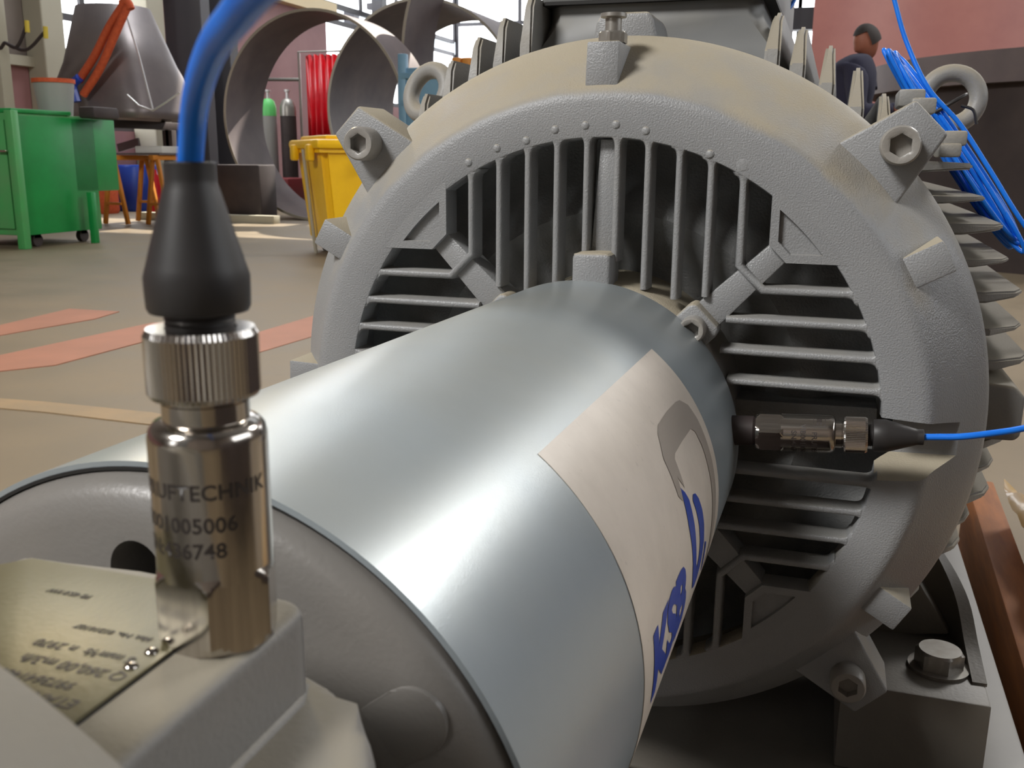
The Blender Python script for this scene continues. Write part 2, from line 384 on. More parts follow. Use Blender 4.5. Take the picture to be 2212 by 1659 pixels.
# bell: closed ring profile
prof = [(222, 66), (216, 30), (206.2, 19), (206.6, 14), (206.9, 1.6), (207.5, .35), (208.6, 0), (232, 0), (237, .8), (240.5, 3.2), (243.5, 7.5), (258, 26), (273, 47), (281, 60), (284, 68), (285, 76), (284, 92), (281, 94), (262, 94), (250, 92), (232, 74)]
bell = mlathe('end_shield', prof, 'cast', 192, close=True)
def cut(o, cutter_bm):
    me = bpy.data.meshes.new('c'); bmesh.ops.recalc_face_normals(cutter_bm, faces=cutter_bm.faces); cutter_bm.to_mesh(me); cutter_bm.free()
    me.transform(Matrix.Translation(-wpos(o))); me.materials.append(o.data.materials[0])
    co = bpy.data.objects.new('c', me); C.objects.link(co); co.location = wpos(o)
    md = o.modifiers.new('b', 'BOOLEAN'); md.operation = 'DIFFERENCE'; md.object = co; md.solver = 'EXACT'
    dg = bpy.context.evaluated_depsgraph_get(); dg.update()
    new = bpy.data.meshes.new_from_object(o.evaluated_get(dg)); o.modifiers.clear(); o.data = new
    bpy.data.objects.remove(co)
    new.polygons.foreach_set('use_smooth', [True]*len(new.polygons)); new.set_sharp_from_angle(angle=R(35))
cb = bmesh.new()
sec = [(-34, -6), (18, -6), (14, 30), (-17, 30)]
A = [cb.verts.new(mp(190, v, y)) for v, y in sec]; B = [cb.verts.new(mp(290, v*.72-1, y)) for v, y in sec]
cb.faces.new(A); cb.faces.new(B[::-1])
for i in range(4): cb.faces.new((A[i], B[i], B[(i+1) % 4], A[(i+1) % 4]))
cut(bell, cb)
# inner back surface of the pockets
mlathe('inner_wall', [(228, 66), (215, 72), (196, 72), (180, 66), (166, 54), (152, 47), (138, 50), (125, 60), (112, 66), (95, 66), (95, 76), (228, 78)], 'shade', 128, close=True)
mlathe('hub', [(0, -10), (92, -10), (98, -8.5), (101, -5), (103, 2), (105, 68), (0, 68)], 'cast', 96)
# ribs
def rib(path, w=2.7, wb=3.3, y0=.3, y1=18, m='rib', name='rib'):
    P = [Vector((a, b)) for a, b in path]; bm = bmesh.new(); S = []; add = {}
    # widen where the rib runs into the ring, like the cast fillets
    def ends(P):
        a, b = P[-1], P[-2]; d = (b-a).normalized()
        return P[:-1]+[a+d*q for q in (8.5, 6.0, 4.2, 3.0, 2.2)]+[a]
    fl = [0, .35, 1.1, 2.3, 4.0, 5.5]
    both = abs(P[0].length-210) < 4
    n0 = len(P); P = ends(P); W = [0]*(n0-1)+fl
    if both: P = ends(P[::-1])[::-1]; W = fl[::-1]+W[1:]
    n = len(P)
    for i, p in enumerate(P):
        g = W[i]
        prof = [(-wb-g, y1), (-w-g-.1, y0+3.0), (-w*.80-g, y0+1.0), (-w*.45-g, y0+.1), (w*.45+g, y0+.1), (w*.80+g, y0+1.0), (w+g+.1, y0+3.0), (wb+g, y1)]
        d1 = (p-P[i-1]).normalized() if i else None; d2 = (P[i+1]-p).normalized() if i < n-1 else None
        if d1 is None: nn = Vector((-d2.y, d2.x)); k = 1
        elif d2 is None: nn = Vector((-d1.y, d1.x)); k = 1
        else:
            t = (d1+d2).normalized(); nn = Vector((-t.y, t.x)); k = 1/max(.3, nn.dot(Vector((-d1.y, d1.x))))
        S.append([bm.verts.new(mp(p.x+nn.x*o*k, p.y+nn.y*o*k, y)) for o, y in prof])
    for a, b in zip(S, S[1:]):
        for i in range(len(prof)-1): bm.faces.new((a[i], a[i+1], b[i+1], b[i]))
        bm.faces.new((a[-1], a[0], b[0], b[-1]))
    bm.faces.new(S[0][::-1]); bm.faces.new(S[-1])
    return obj(name, bm, m, motor, 50)
def flare(path, r0=209.5):
    return path
circ = lambda x, r=210: math.sqrt(r*r-x*x)
for sz in (1, -1):                       # vertical ribs above and below the hub
    for x in (11.3, 33.9, 56.5):
        for sx in (1, -1):
            lo = 98 if x < 40 else 92
            if sz == 1 and x < 12: lo = 118
            rib([(sx*x, sz*lo), (sx*x, sz*circ(x))])
    for sx in (1, -1):
        rib([(sx*79.1, sz*95), (sx*79.1, sz*circ(79.1))])
        rib([(sx*95, sz*79.1), (sx*circ(79.1), sz*79.1)])
        rib([(sx*101.7, sz*circ(101.7)), (sx*101.7, sz*119), (sx*119, sz*101.7), (sx*circ(101.7), sz*101.7)])
for sx in (1, -1):                       # horizontal ribs left and right
    for z in (11.3, 33.9, 56.5):
        for sz in (1, -1):
            if sx == 1 and z < 12: continue
            rib([(sx*(98 if z < 40 else 92), sz*z), (sx*circ(z), sz*z)])
# bay floor behind the sensor on the right
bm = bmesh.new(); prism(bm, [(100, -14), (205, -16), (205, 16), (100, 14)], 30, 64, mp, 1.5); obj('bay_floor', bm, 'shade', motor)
# corner panels with a recessed triangle, diagonal bars, centre webs
for sx, sz in ((1, 1), (-1, 1), (1, -1), (-1, -1)):
    arc = lambda r, a0, a1, n: [(r*math.cos(R(a0+(a1-a0)*i/n)), r*math.sin(R(a0+(a1-a0)*i/n))) for i in range(n+1)]
    po = [(121.6, 133.8)]+arc(213, 55.2, 34.8, 8)+[(133.8, 121.6)]
    pi_ = [(127.6, 136.4)]+arc(203.5, 51.2, 38.8, 8)+[(136.4, 127.6)]
    cxn = sum(p[0] for p in pi_)/len(pi_); cyn = sum(p[1] for p in pi_)/len(pi_)
    pi2 = [(cxn+(a-cxn)*.95, cyn+(b-cyn)*.95) for a, b in pi_]
    bm = bmesh.new(); T = []
    for pts, y in ((po, 22), (po, 1.0), ([(a+(.9 if k in (0, 1) else 0)*0+ (cxn-a)*.012, b+(cyn-b)*.012) for k, (a, b) in enumerate(po)], -.12), (pi_, -.12), ([(cxn+(a-cxn)*.985, cyn+(b-cyn)*.985) for a, b in pi_], .5), (pi2, 4.2)):
        T.append([bm.verts.new(mp(sx*a, sz*b, y)) for a, b in pts])
    for A, B in zip(T, T[1:]):
        for i in range(len(A)): bm.faces.new((A[i], A[(i+1) % len(A)], B[(i+1) % len(A)], B[i]))
    bm.faces.new(T[0]); bm.faces.new(T[-1])
    obj('corner_panel', bm, 'rib', motor, 40)
    c = math.sqrt(.5)
    fn = lambda u, t, y, sx=sx, sz=sz: mp(sx*(u-t)*c, sz*(u+t)*c, y)
    bm = bmesh.new(); prism(bm, [(96, -12), (182, -8.2), (182, 8.2), (96, 12)], 5.0, 30, fn, 1.2); obj('diagonal_bar', bm, 'rib', motor)
for k, (du, dv) in enumerate(((0, 1), (0, -1), (-1, 0))):
    fn = lambda u, t, y, du=du, dv=dv: mp(du*u+(1 if k == 0 else 1)*(t if dv else 0), dv*u+(t if du else 0), y)
    bm = bmesh.new(); prism(bm, [(100, -10), (206, -3), (206, 8), (100, 8)], 9, 34, fn, 1); obj('centre_web', bm, 'rib', motor)
# little casting dimples above the ribs
dm = bmesh.new()
bmesh.ops.create_icosphere(dm, subdivisions=2, radius=.0034); dme = bpy.data.meshes.new('casting_pip'); dm.to_mesh(dme); dm.free(); dme.materials.append(M['cast'])
dme.polygons.foreach_set('use_smooth', [True]*len(dme.polygons))
for x, r in ((-101.7, 214), (-79, 214), (-56, 212), (-34, 215), (-11.3, 215.5), (11.3, 216), (33, 214), (79, 211), (101.7, 214)):
    o = bpy.data.objects.new('casting_pip', dme); C.objects.link(o); o.parent = motor
    o.location = mp(x-1.5, math.sqrt(r*r-x*x), .6)-motor.location; o.scale = (1, .55, 1) if x < 90 else (1.7, .3, 1.7)
# hub lugs
def fr(ang):
    c, s = math.cos(R(ang)), math.sin(R(ang)); return lambda u, t, y: mp(c*u-s*t, s*u+c*t, y)
bm = bmesh.new(); prism(bm, [(92, -12), (123, -12), (125, -9), (125, 14), (123, 17), (92, 17)], -14, 14, fr(90), 3, 3); obj('hub_lug', bm, 'cast', motor)
def screw(name, c, r=12.5, h=16, parent=None, axis=(0, 1, 0), m='screw', hexr=.55):
    """socket cap screw: round head with a hexagonal hole, head face towards -axis"""
    bm = bmesh.new(); u, v, a = UVY; c = Vector(c); n = 48
    def ring(rad, y, hexa=False):
        out = []
        for i in range(n):
            t = 2*PI*i/n; rr = rad
            if hexa: tt_ = (t+PI/6) % (PI/3)-PI/6; rr = rad*math.cos(PI/6)/math.cos(tt_)
            out.append(bm.verts.new(c+a*y+(u*math.cos(t)+v*math.sin(t))*rr))
        return out
    r, h = r/1000, h/1000
    S = [ring(r, 0), ring(r, -h+.0015), ring(r-.0012, -h), ring(r*.66, -h), ring(r*.60, -h+.0008, True), ring(r*.60, -h+.008, True)]
    for A, B in zip(S, S[1:]):
        for i in range(n): bm.faces.new((A[i], A[(i+1) % n], B[(i+1) % n], B[i]))
    bm.faces.new(S[-1]); bm.faces.new(S[0])
    return obj(name, bm, m, parent or motor, 40)
for ang in (45, 135, 225, 315):
    bm = bmesh.new(); prism(bm, [(90, -15), (113, -15), (117, -12), (117, 12), (113, 15), (90, 15)], -10, 12, fr(ang), 2.5, 3); obj('hub_lug', bm, 'cast', motor)
    screw('hub_screw', fr(ang)(104, 0, -10), 9.5, 12)
# outer lugs at 45 degrees with socket screws, back to the fins
for ang in (45, 135, 225, 315):
    bm = bmesh.new()
    prism(bm, [(250, -32), (313, -16), (313, 16), (250, 32)], 30, 74, fr(ang), 2.4, 3)
    obj('fixing_lug', bm, 'cast', motor)
    screw('socket_screw', fr(ang)(286, 0, 31), 13.2, 19)
for ang in (28.5, 151, -30.5, 178, 209):
    bm = bmesh.new(); prism(bm, [(238, -11.5), (273, -11.5), (273, 11.5), (238, 11.5)], 10, 76, fr(ang), 1.6, 2, 1.04); obj('cast_block', bm, 'cast', motor)
# top block with its nut and bolt
bm = bmesh.new(); prism(bm, [(238, -8), (274, -9), (274, 15), (238, 16)], 8, 52, fr(90), 1.5, 2); obj('cast_block', bm, 'cast', motor)
def hexhead(name, c, af, h, axis, m, parent, seg_top=True, washer=0, rot=0):
    bm = bmesh.new(); u, v, a = frame_of(axis); c = Vector(c); R_ = af/2/math.cos(PI/6); n = 48
    def ring(rad, y, lim=None):
        out = []
        for i in range(n):
            t = 2*PI*i/n+rot; tt_ = (2*PI*i/n+PI/6) % (PI/3)-PI/6
            rr = rad*math.cos(PI/6)/math.cos(tt_)
            if lim: rr = min(rr, lim)
            out.append(bm.verts.new(c+a*y+(u*math.cos(t)+v*math.sin(t))*rr))
        return out
    S = []
    if washer: 
        lathe(bm, [(0, 0), (washer, 0), (washer, .003), (0, .003)], axis, c, 40)
    y0 = .003 if washer else 0
    S += [ring(R_, y0), ring(R_, y0+h*.86)]
    top = [ring(R_, y0+h, af/2*.99)]
    S += top
    for A, B in zip(S, S[1:]):
        for i in range(n): bm.faces.new((A[i], A[(i+1) % n], B[(i+1) % n], B[i]))
    bm.faces.new(S[-1]); bm.faces.new(S[0][::-1])
    return obj(name, bm, m, parent, 28)
tb = fr(90)(274, 0, 26)
hexhead('nut', tb, .019, .008, (0, 0, 1), 'bolt', motor)
bm = bmesh.new(); lathe(bm, [(0, .004), (.006, .004), (.006, .017), (.0095, .018), (.0095, .0205), (0, .0205)], (0, 0, 1), tb, 32); obj('grease_nipple', bm, 'bolt', motor)
bm = bmesh.new(); prism(bm, [(262, -24), (299, -16), (306, -12), (306, 26), (299, 31), (262, 36)], 100, 160, fr(90), 3, 3); obj('lifting_boss', bm, 'cast', motor)
# frame barrel
mlathe('frame_barrel', [(0, 88), (266, 88), (266, 800), (0, 800)], 'frame', 96)
# fins
fin_cache = {}
def fin(base, dirv, h, th=.0062, y0=.808, y1=1.50, slope=.10, name='cooling_fin', m='fin'):
    """base: (x,z) world root point, dirv: outward unit (x,z)"""
    d = Vector((dirv[0], 0, dirv[1])).normalized(); t = Vector((-d.z, 0, d.x)); bm = bmesh.new()
    O = Vector((base[0], 0, base[1]))
    sect = []
    # outline in (y, out): front slopes back
    out = [(y0, -.02), (y0+slope*.12, h*.55), (y0+slope*.42, h*.90), (y0+slope*.62, h), (y1, h), (y1, -.02)]
    L, Rr = [], []
    for y, o in out:
        k = th*(.5 if o > h*.6 else .85)
        L.append(bm.verts.new(O+d*o+t*k+Vector((0, y, 0)))); Rr.append(bm.verts.new(O+d*o-t*k+Vector((0, y, 0))))
    bm.faces.new(L); bm.faces.new(Rr[::-1])
    for i in range(len(out)): j = (i+1) % len(out); bm.faces.new((L[i], Rr[i], Rr[j], L[j]))
    es = [e for e in bm.edges if (e.verts[0] in L) != (e.verts[1] in L)]
    sh = [e for e in bm.edges if e not in es]
    bmesh.ops.bevel(bm, geom=sh, offset=th*.30, segments=2, affect='EDGES')
    return obj(name, bm, m, motor, 40)
zs = [188, 163, 141, 115, 89, 62, 36]
for i, z in enumerate(zs):
    x = math.sqrt(258**2-z*z); tip = math.sqrt(326**2-z*z)-(4 if i % 2 else 0)
    fin((MX+x/1000, MZ+z/1000), (1, 0), (tip-x)/1000, th=.0052 if i % 2 == 0 else .0034)
for i, z in enumerate((-30, -55, -80, -105, -130, -155, -180)):
    x = math.sqrt(258**2-z*z); tip = math.sqrt(318**2-z*z)-(5 if i % 2 else 0)
    fin((MX+x/1000, MZ+z/1000), (1, 0), (tip-x)/1000, th=.0058 if i % 2 == 0 else .004)
bm = bmesh.new(); prism(bm, [(255, -24), (312, -22), (316, -18), (316, 14), (308, 22), (255, 26)], 112, 700, mp, 3, 3); obj('side_boss', bm, 'fin', motor)
for i, z in enumerate((210, 186, 160, 134, 108, 82, 56, 30, 4)):
    x = math.sqrt(max(258**2-z*z, 0)); tip = math.sqrt(316**2-z*z)
    fin((MX-x/1000, MZ+z/1000), (-1, 0), (tip-x)/1000*.55, th=.007)
for x, hh in ((107, 330), (127, 326), (150, 322), (173, 318), (195, 314)):
    z = math.sqrt(258**2-x*x); tip = math.sqrt(hh**2-x*x)
    fin((MX+x/1000, MZ+z/1000), (0, 1), (tip-z)/1000, th=.0075, slope=.12)
for x, hh in ((-103, 346), (-128, 338), (-152, 334), (-178, 330), (-204, 322)):
    z = math.sqrt(258**2-x*x); tip = math.sqrt(hh**2-x*x)
    fin((MX+x/1000, MZ+z/1000), (0, 1), (tip-z)/1000, th=.0070, slope=.035, y0=.835)
# terminal box
tbx = bmesh.new()
for (x0, x1, y0, y1, z), nx in (((-112, 122, 165, 560, 250), 0),):
    pass
lo = [(-112, 172), (112, 172), (120, 190), (120, 560), (-120, 560), (-120, 190)]
hi = [(-84, 184), (80, 184), (92, 198), (92, 545), (-96, 545), (-96, 198)]
rings = []
for pts, z in ((lo, 235), (lo, 262), ([(a*.9, b) for a, b in lo], 285), (hi, 312), (hi, 326)):
    rings.append([tbx.verts.new(mp(a, z, b)) for a, b in pts])
for A, B in zip(rings, rings[1:]):
    for i in range(6): tbx.faces.new((A[i], A[(i+1) % 6], B[(i+1) % 6], B[i]))
tbx.faces.new(rings[0]); tbx.faces.new(rings[-1])
tbo = obj('terminal_box', tbx, 'box', motor, 50)
bm = bmesh.new(); prism(bm, [(-94, 178), (90, 178), (100, 190), (100, 556), (-104, 556), (-104, 190)], 327, 372, lambda a, b, y: mp(a, y, b), .003, 2)
lid = obj('lid', bm, 'box', tbo)
bm = bmesh.new(); prism(bm, [(-96, 176), (92, 176), (102, 190), (102, 558), (-106, 558), (-106, 190)], 324.6, 327.6, lambda a, b, y: mp(a, y, b)); obj('gasket', bm, 'dark', tbo)
# eye bolts on the frame
def eyebolt(c, rr, tr, axis, stem_to):
    bm = bmesh.new(); u, v, a = frame_of(axis); c = Vector(c); n, k = 40, 14
    G = [[bm.verts.new(c+(u*math.cos(2*PI*i/n)+v*math.sin(2*PI*i/n))*(rr+tr*math.cos(2*PI*j/k))+a*tr*math.sin(2*PI*j/k)) for j in range(k)] for i in range(n)]
    for i in range(n):
        for j in range(k): bm.faces.new((G[i][j], G[(i+1) % n][j], G[(i+1) % n][(j+1) % k], G[i][(j+1) % k]))
    d = (Vector(stem_to)-c).normalized(); lathe(bm, [(0, rr-.003), (tr*1.5, rr-.003), (tr*1.9, rr+tr*1.2), (tr*2.6, rr+tr*1.4), (tr*2.6, rr+tr*2.6), (tr*1.4, rr+tr*2.8), (tr*1.4, (Vector(stem_to)-c).length), (0, (Vector(stem_to)-c).length)], d, c, 20)
    return obj('lifting_eye', bm, 'fin', motor, 50)
pe = at(926, 200, 1.12); eyebolt(pe, .028, .0100, (-.35, -1, .35), mp(-170, 215, 430))
pe = at(2055, 214, 1.12); eyebolt(pe, .026, .0090, (.1, -1, .1), mp(195, 170, 430))
# clamp and small blocks beside the upper right lug
for (px, py, s, y) in ((1965, 215, .013, .86), (1990, 232, .012, .85), (2056, 300, .011, .83), (2046, 325, .010, .82)):
    p = at(px, py, y); bm = bmesh.new(); box(bm, p, (s*1.5, .05, s), .002, None)
    obj('clamp_block', bm, 'fin', motor)
# feet
fz = -.447
for s, x0, x1 in ((1, .040, .160), (-1, -.485, -.335)):
    bm = bmesh.new(); box(bm, ((x0+x1)/2, .895, fz-.0415), (x1-x0, .16, .083), .002); ft = obj('foot', bm, 'foot', motor)
    bm = bmesh.new(); box(bm, ((x0+x1)/2, 1.62, fz-.0415), (x1-x0, .16, .083), .002); obj('foot', bm, 'foot', motor)
    bm = bmesh.new()
    cxx = x0+.085 if s == 1 else x1-.085
    # curved web that wraps the bolt pocket
    path = [(cxx+s*(-.075), .925), (cxx+s*(-.045), .955), (cxx-s*.01, .962), (cxx+s*.014, .940), (cxx+s*.022, .90), (cxx+s*.024, .85)]
    hs = [.16, .13, .085, .045, .014, .002]
    pp = spline([(a, b, 0) for a, b in path], 6); hh = spline([(h, 0, 0) for h in hs], 6)
    ring = []
    for i, p in enumerate(pp):
        t = (pp[min(i+1, len(pp)-1)]-pp[max(i-1, 0)]).normalized(); nrm = Vector((-t.y, t.x, 0))*s
        ring.append([bm.verts.new(p+nrm*o+Vector((0, 0, z))) for o, z in ((0, fz-.001), (0, fz+hh[i].x), (.012, fz+hh[i].x), (.012, fz-.001))])
    for A, B in zip(ring, ring[1:]):
        for i in range(4): bm.faces.new((A[i], A[(i+1) % 4], B[(i+1) % 4], B[i]))
    bm.faces.new(ring[0]); bm.faces.new(ring[-1])
    obj('foot_web', bm, 'foot', motor, 40)
    bm = bmesh.new(); prism(bm, [(MX+s*.12, -.40), (MX+s*.215, -.31), (x1-.02 if s > 0 else x0+.02, fz+.005), (MX+s*.12, fz-.03)], .93, 1.66, lambda a, b, y: Vector((a, y, b)), .004); obj('foot_rail', bm, 'foot', motor)
pb = at(2022, 1483, .868); pb.z = fz
hexhead('foot_bolt', (pb.x, .870, fz), .036, .016, (0, 0, 1), 'bolt', motor, washer=.026, rot=.3)
hexhead('foot_bolt', (-.41, .870, fz), .036, .016, (0, 0, 1), 'bolt', motor, washer=.026)

# ================================================================== baseplate, timber, wrapping
bp = thing('steel_baseplate', 'grey steel baseplate frame under the motor feet', 'baseplate', (-.2, .9, -.70))
obj('side_channel', bbox(.130, .208, -.1, 1.95, -.70, -.5315, .003), 'base', bp)
obj('side_channel', bbox(-.545, -.50, -.1, 1.95, -.70, -.5315, .003), 'base', bp)
obj('top_plate', bbox(-.50, .130, .76, 1.95, -.536, -.5305, .002), 'foot', bp)
obj('cross_member', bbox(-.50, .145, .60, .70, -.70, -.56, .004), 'foot', bp)
obj('cross_member', bbox(-.50, .145, .70, .715, -.70, -.54, .002), 'foot', bp)
obj('bottom_plate', bbox(-.50, .145, -.35, 1.9, -.70, -.69), 'drk', bp)
for y in (.0, 1.0, 1.8):
    o = settle(obj('timber_bearer', bbox(-.75, .20, y-.05, y+.05, FL, -.7005, .004), 'wood'))
    tag(o, {.0: 'timber bearer under the near end of the steel baseplate', 1.0: 'timber bearer under the middle of the steel baseplate', 1.8: 'timber bearer under the far end of the steel baseplate'}[y], 'timber', 'timber bearers under the baseplate')
bm = bmesh.new(); bar(bm, (.285, 1.80, -.625), (.262, .50, -.665), .045, .15, .004)
tag(settle(obj('timber_plank', bm, 'wood')), 'orange-brown timber plank standing along the right edge of the baseplate', 'timber')
bm = bmesh.new(); n = 22; G = []
for i in range(n+1):
    row = []
    for j in range(n+1):
        x = .290+.42*i/n; y = 1.0+.62*j/n
        z = -.52+.050*noise.noise(Vector((x*9, y*7, 1)))+.030*noise.noise(Vector((x*24, y*20, 4)))-.10*(i/n)**2
        row.append(bm.verts.new((x+.02*noise.noise(Vector((y*9, x, 3))), y, z)))
    G.append(row)
for i in range(n):
    for j in range(n): bm.faces.new((G[i][j], G[i+1][j], G[i+1][j+1], G[i][j+1]))
sh = obj('wrapping_paper', bm, 'wrap', smooth=25)
md = sh.modifiers.new('s', 'SOLIDIFY'); md.thickness = .0012
tag(settle(sh), 'crumpled tan wrapping paper lying beside the right end of the motor base', 'paper')
bm = bbox(.33, .70, 1.02, 1.6, FL, -.70, .006); tag(settle(obj('wooden_crate', bm, 'wood')), 'low wooden crate under the crumpled wrapping paper', 'crate')

# ================================================================== COUPLING GUARD
GA = Vector((-.176, .2145, -.204)); GB = Vector((-.1705, .689, -.207)); GR = .119
ga = (GB-GA).normalized(); gl = (GB-GA).length
gu = Vector((1, 0, 0)); gu = (gu-ga*gu.dot(ga)).normalized(); gv = gu.cross(ga)*1
if gv.z < 0: gv = -gv
def gpt(th, y, r): return GA+ga*y+(gu*math.sin(R(th))+gv*math.cos(R(th)))*r
guard = thing('coupling_guard', 'galvanised cylindrical coupling guard with a white logo sticker, between bracket and motor', 'guard', (GA.x, .45, GA.z-GR))
bm = bmesh.new(); lathe(bm, [(GR, 0), (GR, gl), (GR-.0018, gl), (GR-.0018, 0)], ga, GA, 160, close=True, uv=(gu, gv, ga)); obj('guard_sleeve', bm, 'zinc', guard, 40)
def patch(name, th0, th1, y0, y1, r, m, parent, nth=48, ny=4, t=.00025):
    bm = bmesh.new(); G = [[[bm.verts.new(gpt(th0+(th1-th0)*i/nth, y0+(y1-y0)*j/ny, r+k*t)) for k in (0, 1)] for j in range(ny+1)] for i in range(nth+1)]
    for i in range(nth):
        for j in range(ny):
            for k in (0, 1): bm.faces.new((G[i][j][k], G[i+1][j][k], G[i+1][j+1][k], G[i][j+1][k]))
    for i in range(nth):
        for j in (0, ny): bm.faces.new((G[i][j][0], G[i+1][j][0], G[i+1][j][1], G[i][j][1]))
    for j in range(ny):
        for i in (0, nth): bm.faces.new((G[i][j][0], G[i][j+1][0], G[i][j+1][1], G[i][j][1]))
    return obj(name, bm, m, parent, 40)
stk = patch('logo_sticker', 38.3, 122, .126, .357, GR+.0001, 'sticker', guard)
stk['label'] = 'white logo sticker with blue letters'
def decal(poly, m, r):
    """poly of (theta deg, y mm) -> thin print following the sleeve"""
    bm = bmesh.new(); vs = [bm.verts.new((a, b, 0)) for a, b in poly]; f = bm.faces.new(vs)
    bmesh.ops.triangulate(bm, faces=[f])
    for ax, n0, n1, st in ((0, min(p[0] for p in poly), max(p[0] for p in poly), 2.0), (1, min(p[1] for p in poly), max(p[1] for p in poly), 12)):
        x = n0+st
        while x < n1:
            co = (x, 0, 0) if ax == 0 else (0, x, 0); no = (1, 0, 0) if ax == 0 else (0, 1, 0)
            bmesh.ops.bisect_plane(bm, geom=bm.verts[:]+bm.edges[:]+bm.faces[:], plane_co=co, plane_no=no); x += st
    for v in bm.verts: v.co = gpt(v.co.x, v.co.y/1000, r)
    me = bpy.data.meshes.new('print'); bm.to_mesh(me); bm.free()
    o = objm('print', me, m, stk, 0)
    return o
grey = [(69.2, 241), (59.6, 243), (54.6, 256), (53.2, 265), (53.0, 292), (53.4, 318), (54.0, 328), (57.0, 339), (62, 343), (74.9, 344), (84.2, 342), (92.2, 338), (103, 333), (113, 327),
        (113, 318), (103, 321), (92, 324), (84.7, 327), (78.4, 328.5), (68.8, 328), (63.6, 325), (61.8, 318), (61.5, 290), (61.6, 266), (62.4, 261), (66, 259.5), (69.8, 258.5), (66.0, 252), (71.5, 247.5)]
decal(grey, 'sgrey', GR+.0006)
bl = [(68.2, 249.5), (70.5, 256), (73.2, 260.5), (80, 262), (86.5, 262), (90.5, 263), (92.2, 267), (91, 272), (87, 275.5), (82.5, 275), (78, 272), (74.8, 268.5), (73.6, 272), (74.3, 278), (76.6, 284), (80.5, 289), (85, 291.5), (90, 290.5), (94.3, 285.5), (97.0, 277), (97.2, 265), (95.8, 256), (92, 252), (86, 250), (78, 247)]
decal(bl, 'sblue', GR+.0006)
decal([(90.5, 296), (92, 303), (99, 301), (99, 294)], 'sblue', GR+.0006)
tm = text_mesh('KSB', 1.0, 0, .05, space=.92)
xs = [v.co.x for v in tm.vertices]; ys = [v.co.y for v in tm.vertices]; x0, x1, y0, y1 = min(xs), max(xs), min(ys), max(ys)
bm = bmesh.new(); bm.from_mesh(tm)
for k in range(1, 12):
    bmesh.ops.bisect_plane(bm, geom=bm.verts[:]+bm.edges[:]+bm.faces[:], plane_co=(0, y0+(y1-y0)*k/12, 0), plane_no=(0, 1, 0))
bm.to_mesh(tm); bm.free()
map_mesh(tm, lambda c: gpt(97.6-15.2*(c.y-y0)/(y1-y0), .145+.086*(c.x-x0)/(x1-x0), GR+.0006)); objm('print', tm, 'sblue', stk, 0)

# ================================================================== PUMP BEARING BRACKET
br = thing('bearing_bracket', 'grey pump bearing bracket with nameplate at the near end of the guard', 'bracket', (-.177, .15, -.36))
obj('bracket_foot', bbox(-.225, -.129, .10, .20, -.49, -.29, .006), 'brk', br)
GC = Vector((GA.x, 0, GA.z))
bm = bmesh.new(); lathe(bm, [(0, .206), (.085, .206), (.1035, .2068), (.110, .2080), (.1140, .2110), (.1160, .2160), (.1163, .235), (0, .235)], YAX, GC, 160, uv=UVY); ep = obj('end_cover', bm, 'disc', br, 40)
bm = bmesh.new(); lathe(bm, [(.1163, .2150), (.1174, .2150), (.1174, .24), (.1163, .24)], YAX, GC, 128, uv=UVY, close=True); obj('dark_gap_ring', bm, 'dark', br)  # black ring puts in the shade of the gap between guard and cover
def slot(th, w, h, r, y0, y1, m, name, dx=0):
    """rounded slot standing on radius r at angle th, on the cover face"""
    c, s = math.sin(R(th)), math.cos(R(th)); pts = []
    for i in range(17):
        t = PI*i/16; pts.append((w*math.cos(t), h+w*math.sin(t)))
    pts += [(-w, -h), (w, -h)]
    bm = bmesh.new()
    prism(bm, pts, y0, y1, lambda a, b, y: Vector((GC.x+(r+b)*c+a*s+dx, y, GC.z+(r+b)*s-a*c)), .0008)
    return obj(name, bm, m, br)
cb = bmesh.new(); pts = []
for i in range(17):
    t = PI*i/16; pts.append((.0085*math.cos(t), .002+.0085*math.sin(t)))
pts += [(-.0085, -.02), (.0085, -.02)]
prism(cb, pts, .19, .24, lambda a, b, y: Vector((GC.x-.003-a, y, GC.z+.088+b)))
cut(ep, cb)
bm = bmesh.new(); lathe(bm, [(0, .225), (.1, .225), (.1, .228), (0, .228)], YAX, GC, 48, uv=UVY); obj('inner_shadow_plate', bm, 'drk', br)
slot(54, .0100, .006, .0945, .2061, .209, 'disc', 'knockout')
# bearing housing barrel with rounded shoulder
bm = bmesh.new(); lathe(bm, [(0, .05), (.1035, .05), (.1035, .155), (.1028, .164), (.1005, .1715), (.096, .1775), (.089, .181), (.085, .184), (.083, .190), (.082, .206), (0, .206)], YAX, GC, 128, uv=UVY); obj('bearing_housing', bm, 'brk', br, 50)
# raised pad that carries the plate and the sensor
bm = bmesh.new()
prism(bm, [(-.186, .095), (-.103, .095), (-.103, .168), (-.1045, .172), (-.109, .1745), (-.150, .1745), (-.183, .1745), (-.186, .166)], -.0968, -.17, lambda a, b, y: Vector((a, b, y)), .0028, 4)
obj('raised_pad', bm, 'brk', br, 45)
bm = bmesh.new(); prism(bm, [(-.184, .102), (-.074, .102), (-.0745, .140), (-.0775, .152), (-.083, .162), (-.091, .170), (-.100, .1765), (-.110, .181), (-.184, .182)], -.1175, -.185, lambda a, b, y: Vector((a, b, y)), .0055, 4); obj('bracket_shoulder', bm, 'brk', br, 60)
bm = bmesh.new(); tube(bm, [(-.1048, .103, -.1190), (-.1048, .166, -.1190), (-.1075, .172, -.1190)], .0034, 12); obj('cast_fillet', bm, 'brk', br, 60)
